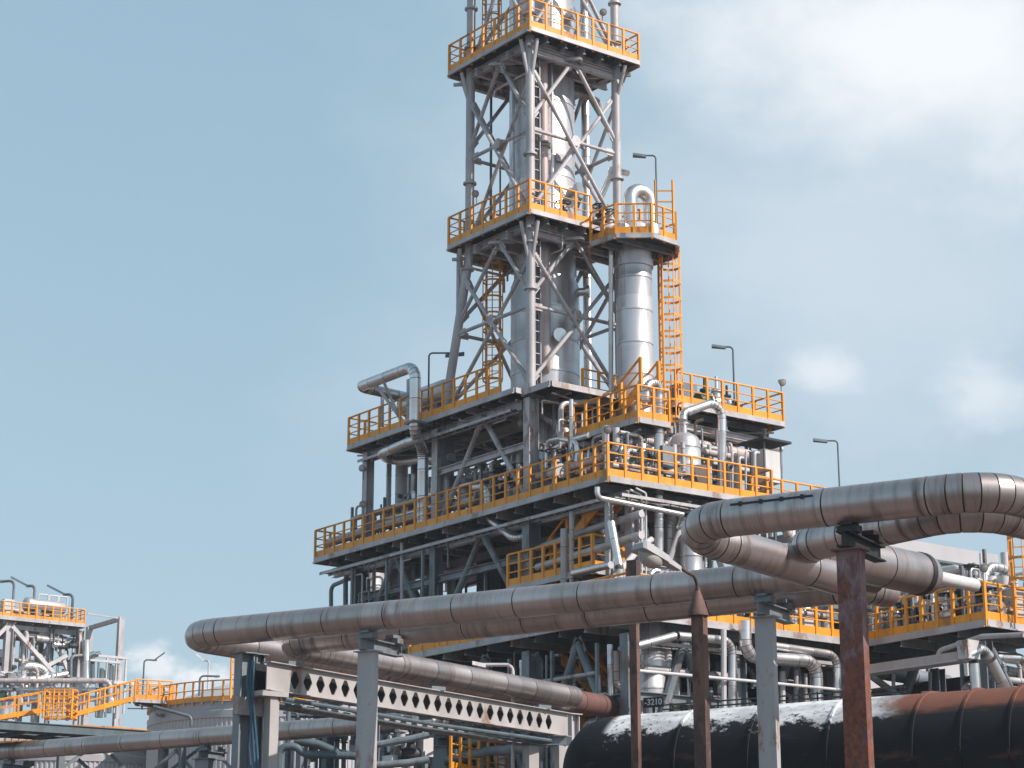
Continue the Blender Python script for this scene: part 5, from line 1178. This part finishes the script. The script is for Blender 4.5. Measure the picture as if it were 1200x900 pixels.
for i, (u, v, lab) in enumerate(((136, 790, 'grey skid frame beside the portal foot'), (126, 795, 'dark upright cylinder skid by the portal'))):
    q = onq(u, v, c0.y+.3)
    t = thing('skid_frame', lab, 'skid', q)
    for dx in (-.8, 0, .8): MB().bar(q+V((dx, 0, -3)), q+V((dx, 0, 1.3)), .14).build('post', 'pale' if i == 0 else 'frame', t)
    MB().bar(q+V((-1.6, 0, 1.3)), q+V((1.0, 0, 1.3)), .18).build('header', 'pale', t)
    MB().lathe(q+V((-.4, .3, -3)), [(0, .3), (3.6, .3), (3.8, .1)], 14).build('cylinder', 'teal', t)

# ------------------------------------------------------------------ piping manifolds filling the bays
def manifold(label, o, ax, L, n, h, seed, mats=('silver', 'pale', 'steel', 'pinkish', 'frame'), rmax=.12, name='pipe_manifold', valves=True, depth=.9):
    """rack of headers with risers, cross-overs, little valves, a stand and a cable ladder"""
    rs = random.Random(seed); o = V(o); ax = V(ax).normalized(); sd = V((-ax.y, ax.x, 0)); up = V((0, 0, 1))
    t = thing(name, label, 'pipework', o)
    hs_ = [h*rs.uniform(.15, .95) for _ in range(3)]
    for i, z in enumerate(hs_):
        d_ = sd*depth*(i/2-.5); r_ = rmax*rs.uniform(.6, 1.0); a, b = o+d_+up*z, o+d_+ax*L+up*z
        e = up*h*rs.uniform(-.4, .5); a0, b0 = a+up*rs.choice((-z*.98, 0, h-z)), b+up*rs.choice((-z*.98, 0, h-z))
        MB().pipe(([a0] if (a0-a).length > .3 else [])+[a, b]+([b0] if (b0-b).length > .3 else []), r_, 1.3, .9, 12).build('header', rs.choice(mats[:4]), t)
    for i in range(n):
        x = L*(i+rs.uniform(.1, .9))/n; d_ = sd*depth*rs.uniform(-.5, .5); r_ = rmax*rs.uniform(.25, .75); z0 = 0 if rs.random() < .7 else h*rs.uniform(.1, .4); z1 = h*rs.uniform(.5, 1.05)
        p = o+ax*x+d_; m = rs.choice(mats); pts = [p+up*z0, p+up*z1]
        if rs.random() < .65: q = p+up*z1+(ax*rs.choice((-1, 1))*rs.uniform(.3, 1.0) if rs.random() < .7 else sd*rs.choice((-1, 1))*.4); pts.append(q); pts += [q-up*rs.uniform(.2, .9)] if rs.random() < .6 else []
        MB().pipe(pts, r_, 1.4, .8 if r_ > .06 else 0, 10).build('riser', m, t)
        if valves and rs.random() < .6:
            z = z0+(z1-z0)*rs.uniform(.3, .8); c = p+up*z; k = max(r_, .05); m = MB()
            m.lathe(c-up*k*1.6, [(0, k*1.7), (k*.4, k*1.7), (k*.45, k*1.1), (k*1.6, k*1.5), (k*2.8, k*1.1), (k*2.85, k*1.7), (k*3.2, k*1.7)], 10)
            m.rod(c, c+sd*(-k*4.2), k*.35, 6); m.lathe(c-sd*k*4.2, [(0, k*1.6), (k*.35, k*1.6)], 10, -sd); m.build('valve', rs.choice(('black', 'steel', 'green', 'black')), t)
    for f in (0, .5, 1):
        a = o+ax*L*f+sd*depth*.55; MB().bar(a, a+up*h, .09).build('stand_post', 'frame', t); MB().bar(a+up*h*.55, a+up*h*.55-sd*depth*1.1, .07).build('stand_arm', 'frame', t)
    for i in range(2):
        c = o+ax*L*rs.uniform(.1, .9)+sd*depth*rs.uniform(-.6, .3)+up*h*rs.uniform(.25, .7); w = rs.uniform(.12, .28); MB().box(c-V((w, w, w*1.4)), c+V((w, w, w*1.4))).build('junction_box', rs.choice(('pale', 'white', 'frame')), t)
    return t
X, Y = (1, 0, 0), (0, 1, 0)
manifold('tangle of pipes and valves behind the long platform rail, left third', (.9, 7.3, ZL), Y, 4.5, 14, 1.9, 1)
manifold('tangle of pipes and valves behind the long platform rail, beside the left brace', (.7, 1.0, ZL), Y, 4.3, 16, 2.0, 2)
manifold('cluster of pipes and valves behind the long platform corner', (.5, -3.9, ZL), Y, 3.6, 18, 1.9, 3)
manifold('pipe cluster behind the right rail of the long platform, left of the domed drum', (.4, -3.9, ZL), X, 2.6, 12, 1.7, 4)
manifold('tall pipe rack behind the domed drum on the long platform', (2.6, -2.0, ZL), X, 4.6, 16, 3.3, 5)
manifold('deep pipe rack between the decks behind the front column', (3.2, -1.6, ZL), Y, 6.5, 16, 3.4, 6, rmax=.16)
manifold('deep pipe rack below the upper left platform', (2.6, 5.6, ZL), Y, 4.8, 14, 3.2, 7, rmax=.15)
manifold('pipe rack against far legs below the upper left platform', (3.0, 1.0, ZL+.02), Y, 4.4, 12, 3.4, 8, rmax=.14)
manifold('pipe cluster under the long platform corner, beside pale column', (c1.x+.6, -3.6, Z0), X, 3.6, 16, 4.4, 9, rmax=.15)
manifold('pipe cluster left of the pale column under the long platform', (2.0, -3.9, Z0), Y, 3.4, 16, 4.6, 10, rmax=.14)
manifold('pipe rack deep under the right half of the long platform', (1.2, -2.4, Z0), X, 5, 14, 4.6, 11, rmax=.18)
manifold('pipe cluster beneath the K braces under the long platform', (.8, .8, Z0), Y, 4.4, 12, 3.6, 12, ('frame', 'steel', 'frame', 'steel', 'black'))
manifold('dark pipe cluster under the left end of the long platform', (.8, 6.2, Z0), Y, 4.2, 12, 4.2, 13, ('frame', 'steel', 'frame', 'pinkish', 'frame'), .14)
manifold('pipe rack behind the right leg of the long platform', (5.4, -6.6, Z0), X, 4, 16, 5.2, 14, rmax=.18)
manifold('pipe and valve bank behind the deck rail left of the red post', (-2.0, -8.9, Z0), X, 3.6, 18, 1.5, 15)
manifold('pipe and valve bank behind the deck rail right of the red post', (2.2, -8.8, Z0), X, 3.2, 18, 1.6, 16)
manifold('pipe and valve bank behind the slanting right deck rail', (6.2, -13.6, Z0), Y, 4.0, 22, 1.8, 17, ('white', 'pale', 'silver', 'pinkish', 'silver'))
manifold('pipe and valve bank on the right deck corner by the inverted U', (6.4, -14.0, Z0), X, 2.8, 16, 1.6, 18, ('white', 'pale', 'silver', 'pinkish', 'silver'))
manifold('second row of tall pipes behind the right deck rail', (8.0, -13.0, Z0), Y, 5.5, 18, 2.6, 19, ('silver', 'pale', 'silver', 'pinkish', 'steel'), .16)
manifold('hanging pipe maze below the deck, between brown posts and duct', (-3.2, -8.6, 5.5), X, 4, 20, 4.6, 20, rmax=.14)
manifold('hanging pipe maze below the deck, behind the clean grey post', (.8, -8.5, 5.5), X, 4.2, 22, 4.4, 21, rmax=.14)
manifold('pipe maze under the jutting deck corner below the brown tray', (5.4, -12.6, 5.5), Y, 3.8, 20, 3.6, 22, rmax=.13)
manifold('pipe maze beneath the jutting deck, right frame edge', (5.8, -13.8, 5.5), X, 3.2, 16, 4.4, 23, rmax=.15)
manifold('blue grey pipe maze below the lowest deck left of the orange stairs', (-3.0, -3.6, 5.5), Y, 5.5, 18, 4.6, 24, ('frame', 'steel', 'frame', 'steel', 'silver'))
manifold('low pipe maze behind the girder and rust flecked post', WY(448, 905, 66), cam_dir(1, .1), 3.2, 14, 2.4, 25, ('frame', 'pale', 'teal', 'frame', 'silver'))
manifold('low pipe maze seen under the girder middle', WY(530, 905, 68), cam_dir(1, .1), 3.4, 14, 2.4, 26, ('frame', 'teal', 'teal', 'frame', 'steel'))
manifold('dark low pipe maze between tall columns and rust flecked post', WY(336, 908, 69), cam_dir(1, .1), 2.6, 10, 2.2, 27, ('teal', 'teal', 'frame', 'frame', 'teal'))
manifold('distant pipe maze inside the far left unit frame', (c0.x-9, c0.y+1, ZF-6.5), X, 9, 20, 5.5, 28, ('silver', 'pale', 'steel', 'pinkish', 'frame'), .2)
manifold('distant pipe maze on the far platform behind its rail', (c0.x-8, c0.y+3, ZF), X, 7, 12, 1.3, 29, ('silver', 'pale', 'steel', 'pinkish', 'frame'), .14)
manifold('distant pipe rows above the orange stairs at far left', WY(-5, 826, 135), cam_dir(1, 0), 7.5, 16, 2.6, 30, ('silver', 'pale', 'steel', 'pinkish', 'silver'), .2)
manifold('thin pipe curtain under the front edge of the long platform, left half', (.15, 5.9, Z0+.4), Y, 4.6, 16, 4.2, 31, ('frame', 'steel', 'frame', 'pale', 'steel'), .07)
manifold('thin pipe curtain beneath the tower foot deck, right side', (.6, -1.0, ZL), X, 3.4, 16, 3.4, 32, rmax=.08)
manifold('thin pipe curtain under the upper right platform', (5.4, -1.2, ZL), X, 4.0, 14, 3.3, 33, rmax=.09)
manifold('thin pipe curtain on the wall of the dark boiler casing', (-3.3, -8.0, 5.5), Y, 4.2, 20, 4.8, 34, ('steel', 'silver', 'frame', 'pale', 'steel'), .1)
manifold('thin pipe curtain in front of the dark casing further left', (-3.4, -2.6, 5.5), Y, 5.2, 18, 4.6, 35, ('frame', 'steel', 'frame', 'silver', 'steel'), .1)
deck('lower_landing', 'orange railed landing among pipes below the lowest deck', [(-3.1, -8.6), (-1.6, -8.6), (-1.6, -2.2), (-3.1, -2.2)], 7.6, [[(-3.1, -2.2), (-3.1, -8.6), (-1.6, -8.6)]], 'x', fascia=.18, k=1.2)

# ------------------------------------------------------------------ cable ladders and floodlights
def cable_ladder(label, a, b, w=.35, seed=1, up=(0, 0, 1)):
    """two rails, rungs and a few sagging black cables"""
    a, b = V(a), V(b); rs = random.Random(seed); t = thing('cable_ladder', label, 'cable ladder', a)
    d = (b-a).normalized(); u = V(up); s_ = d.cross(u).normalized()*w/2; L = (b-a).length
    for sg in (-1, 1): MB().bar(a+s_*sg, b+s_*sg, .03, .1).build('side_rail', 'steel', t)
    n = min(90, int(L/.4))
    for i in range(n): p = a+d*(L*(i+.5)/n); MB().bar(p-s_*.95, p+s_*.95, .03).build('rung', 'steel', t)
    for k in range(4):
        pts = [a+s_*(k/2-.75)+u*.03+d*(L*i/8)+s_*rs.uniform(-.12, .12)+u*rs.uniform(-.02, .03) for i in range(9)]
        MB().pipe(pts, rs.uniform(.014, .026), 3, 0, 6).build('cable', 'black', t)
    return t
cable_ladder('cable ladder slung along under the left edge of the long platform', (-.3, -4.2, 15.62), (-.3, 12.6, 15.62), .4, 1)
cable_ladder('cable ladder under the upper left platform edge', (-.25, .6, 19.6), (-.25, 10.2, 19.6), .35, 2)
cable_ladder('cable ladder hanging below the right rail of the long platform', (-.2, -4.8, 15.7), (6.0, -4.95, 15.7), .35, 3)
cable_ladder('cable ladder along under the lowest deck between grey and red posts', (-3.4, -9.4, 10.2), (5.2, -9.35, 10.2), .4, 4)
cable_ladder('upright cable ladder climbing the tower right of its front leg', (.45, .25, Z1), (.45, .25, ZT), .3, 5, (0, 1, 0))
cable_ladder('cable ladder below the pale girder, nearest the conduits', G0+V((.4, .75, -.5)), G1+V((-.3, .75, -.5)), .4, 6)
def flood(label, p, aim, m='steel'):
    p = V(p); a = V(aim).normalized(); t = thing('flood_light', label, 'floodlight', p)
    MB().rod(p, p+V((0, 0, .35)), .02, 6).build('stem', 'frame', t)
    c = p+V((0, 0, .42)); MB().rings([(c-a*.12, a, .06, 0), (c-a*.02, a, .10, 0), (c+a*.12, a, .14, 0), (c+a*.14, a, .14, 0)], 12).build('housing', m, t)
    MB().rings([(c+a*.142, a, .125, 0), (c+a*.15, a, .11, 0)], 12).build('glass', 'lens', t)
flood('small floodlight clamped on the lone left column below the upper left platform', WP(426, 562, -.3), cam_dir(-.6, -1))
flood('small floodlight on the rail of the long platform near its left end', (-.62, 9.4, ZL+1.1), cam_dir(-.3, -1)+V((0, 0, -.6)))
flood('small floodlight on the forward corner post of the long platform', (-.6, -4.75, ZL+1.12), cam_dir(.2, -1)+V((0, 0, -.6)))
flood('small floodlight on the outer corner of the upper right platform', (10.1, -1.9, Z1+1.1), cam_dir(.5, -1)+V((0, 0, -.6)))
flood('small floodlight on front corner of the highest tower platform', (2.9, -.6, ZT+1.1), cam_dir(.2, -1)+V((0, 0, -.6)))
flood('small floodlight on the middle tower platform rail, left of column', (-.45, 2.6, ZM+1.1), cam_dir(-.4, -1)+V((0, 0, -.6)))
flood('small floodlight on the rail corner of the lowest deck at right', (5.35, -14.7, Z0+1.15), cam_dir(.2, -1)+V((0, 0, -.5)))

# ------------------------------------------------------------------ thin summer haze
hz = MB().box((-120, -120, -1.5), (420, 420, 60)).build('haze', 'white', None, 0)
hm = bpy.data.materials.new('haze_air'); hm.use_nodes = True; hn = hm.node_tree; hn.nodes.remove(hn.nodes['Principled BSDF'])
vp = nd(hn, 'ShaderNodeVolumePrincipled'); vp.inputs['Color'].default_value = (.86, .93, 1, 1); vp.inputs['Density'].default_value = .00042; vp.inputs['Anisotropy'].default_value = .2
hn.links.new(vp.outputs[0], [n for n in hn.nodes if n.type == 'OUTPUT_MATERIAL'][0].inputs['Volume'])
hz.data.materials.clear(); hz.data.materials.append(hm); hz['kind'] = 'stuff'
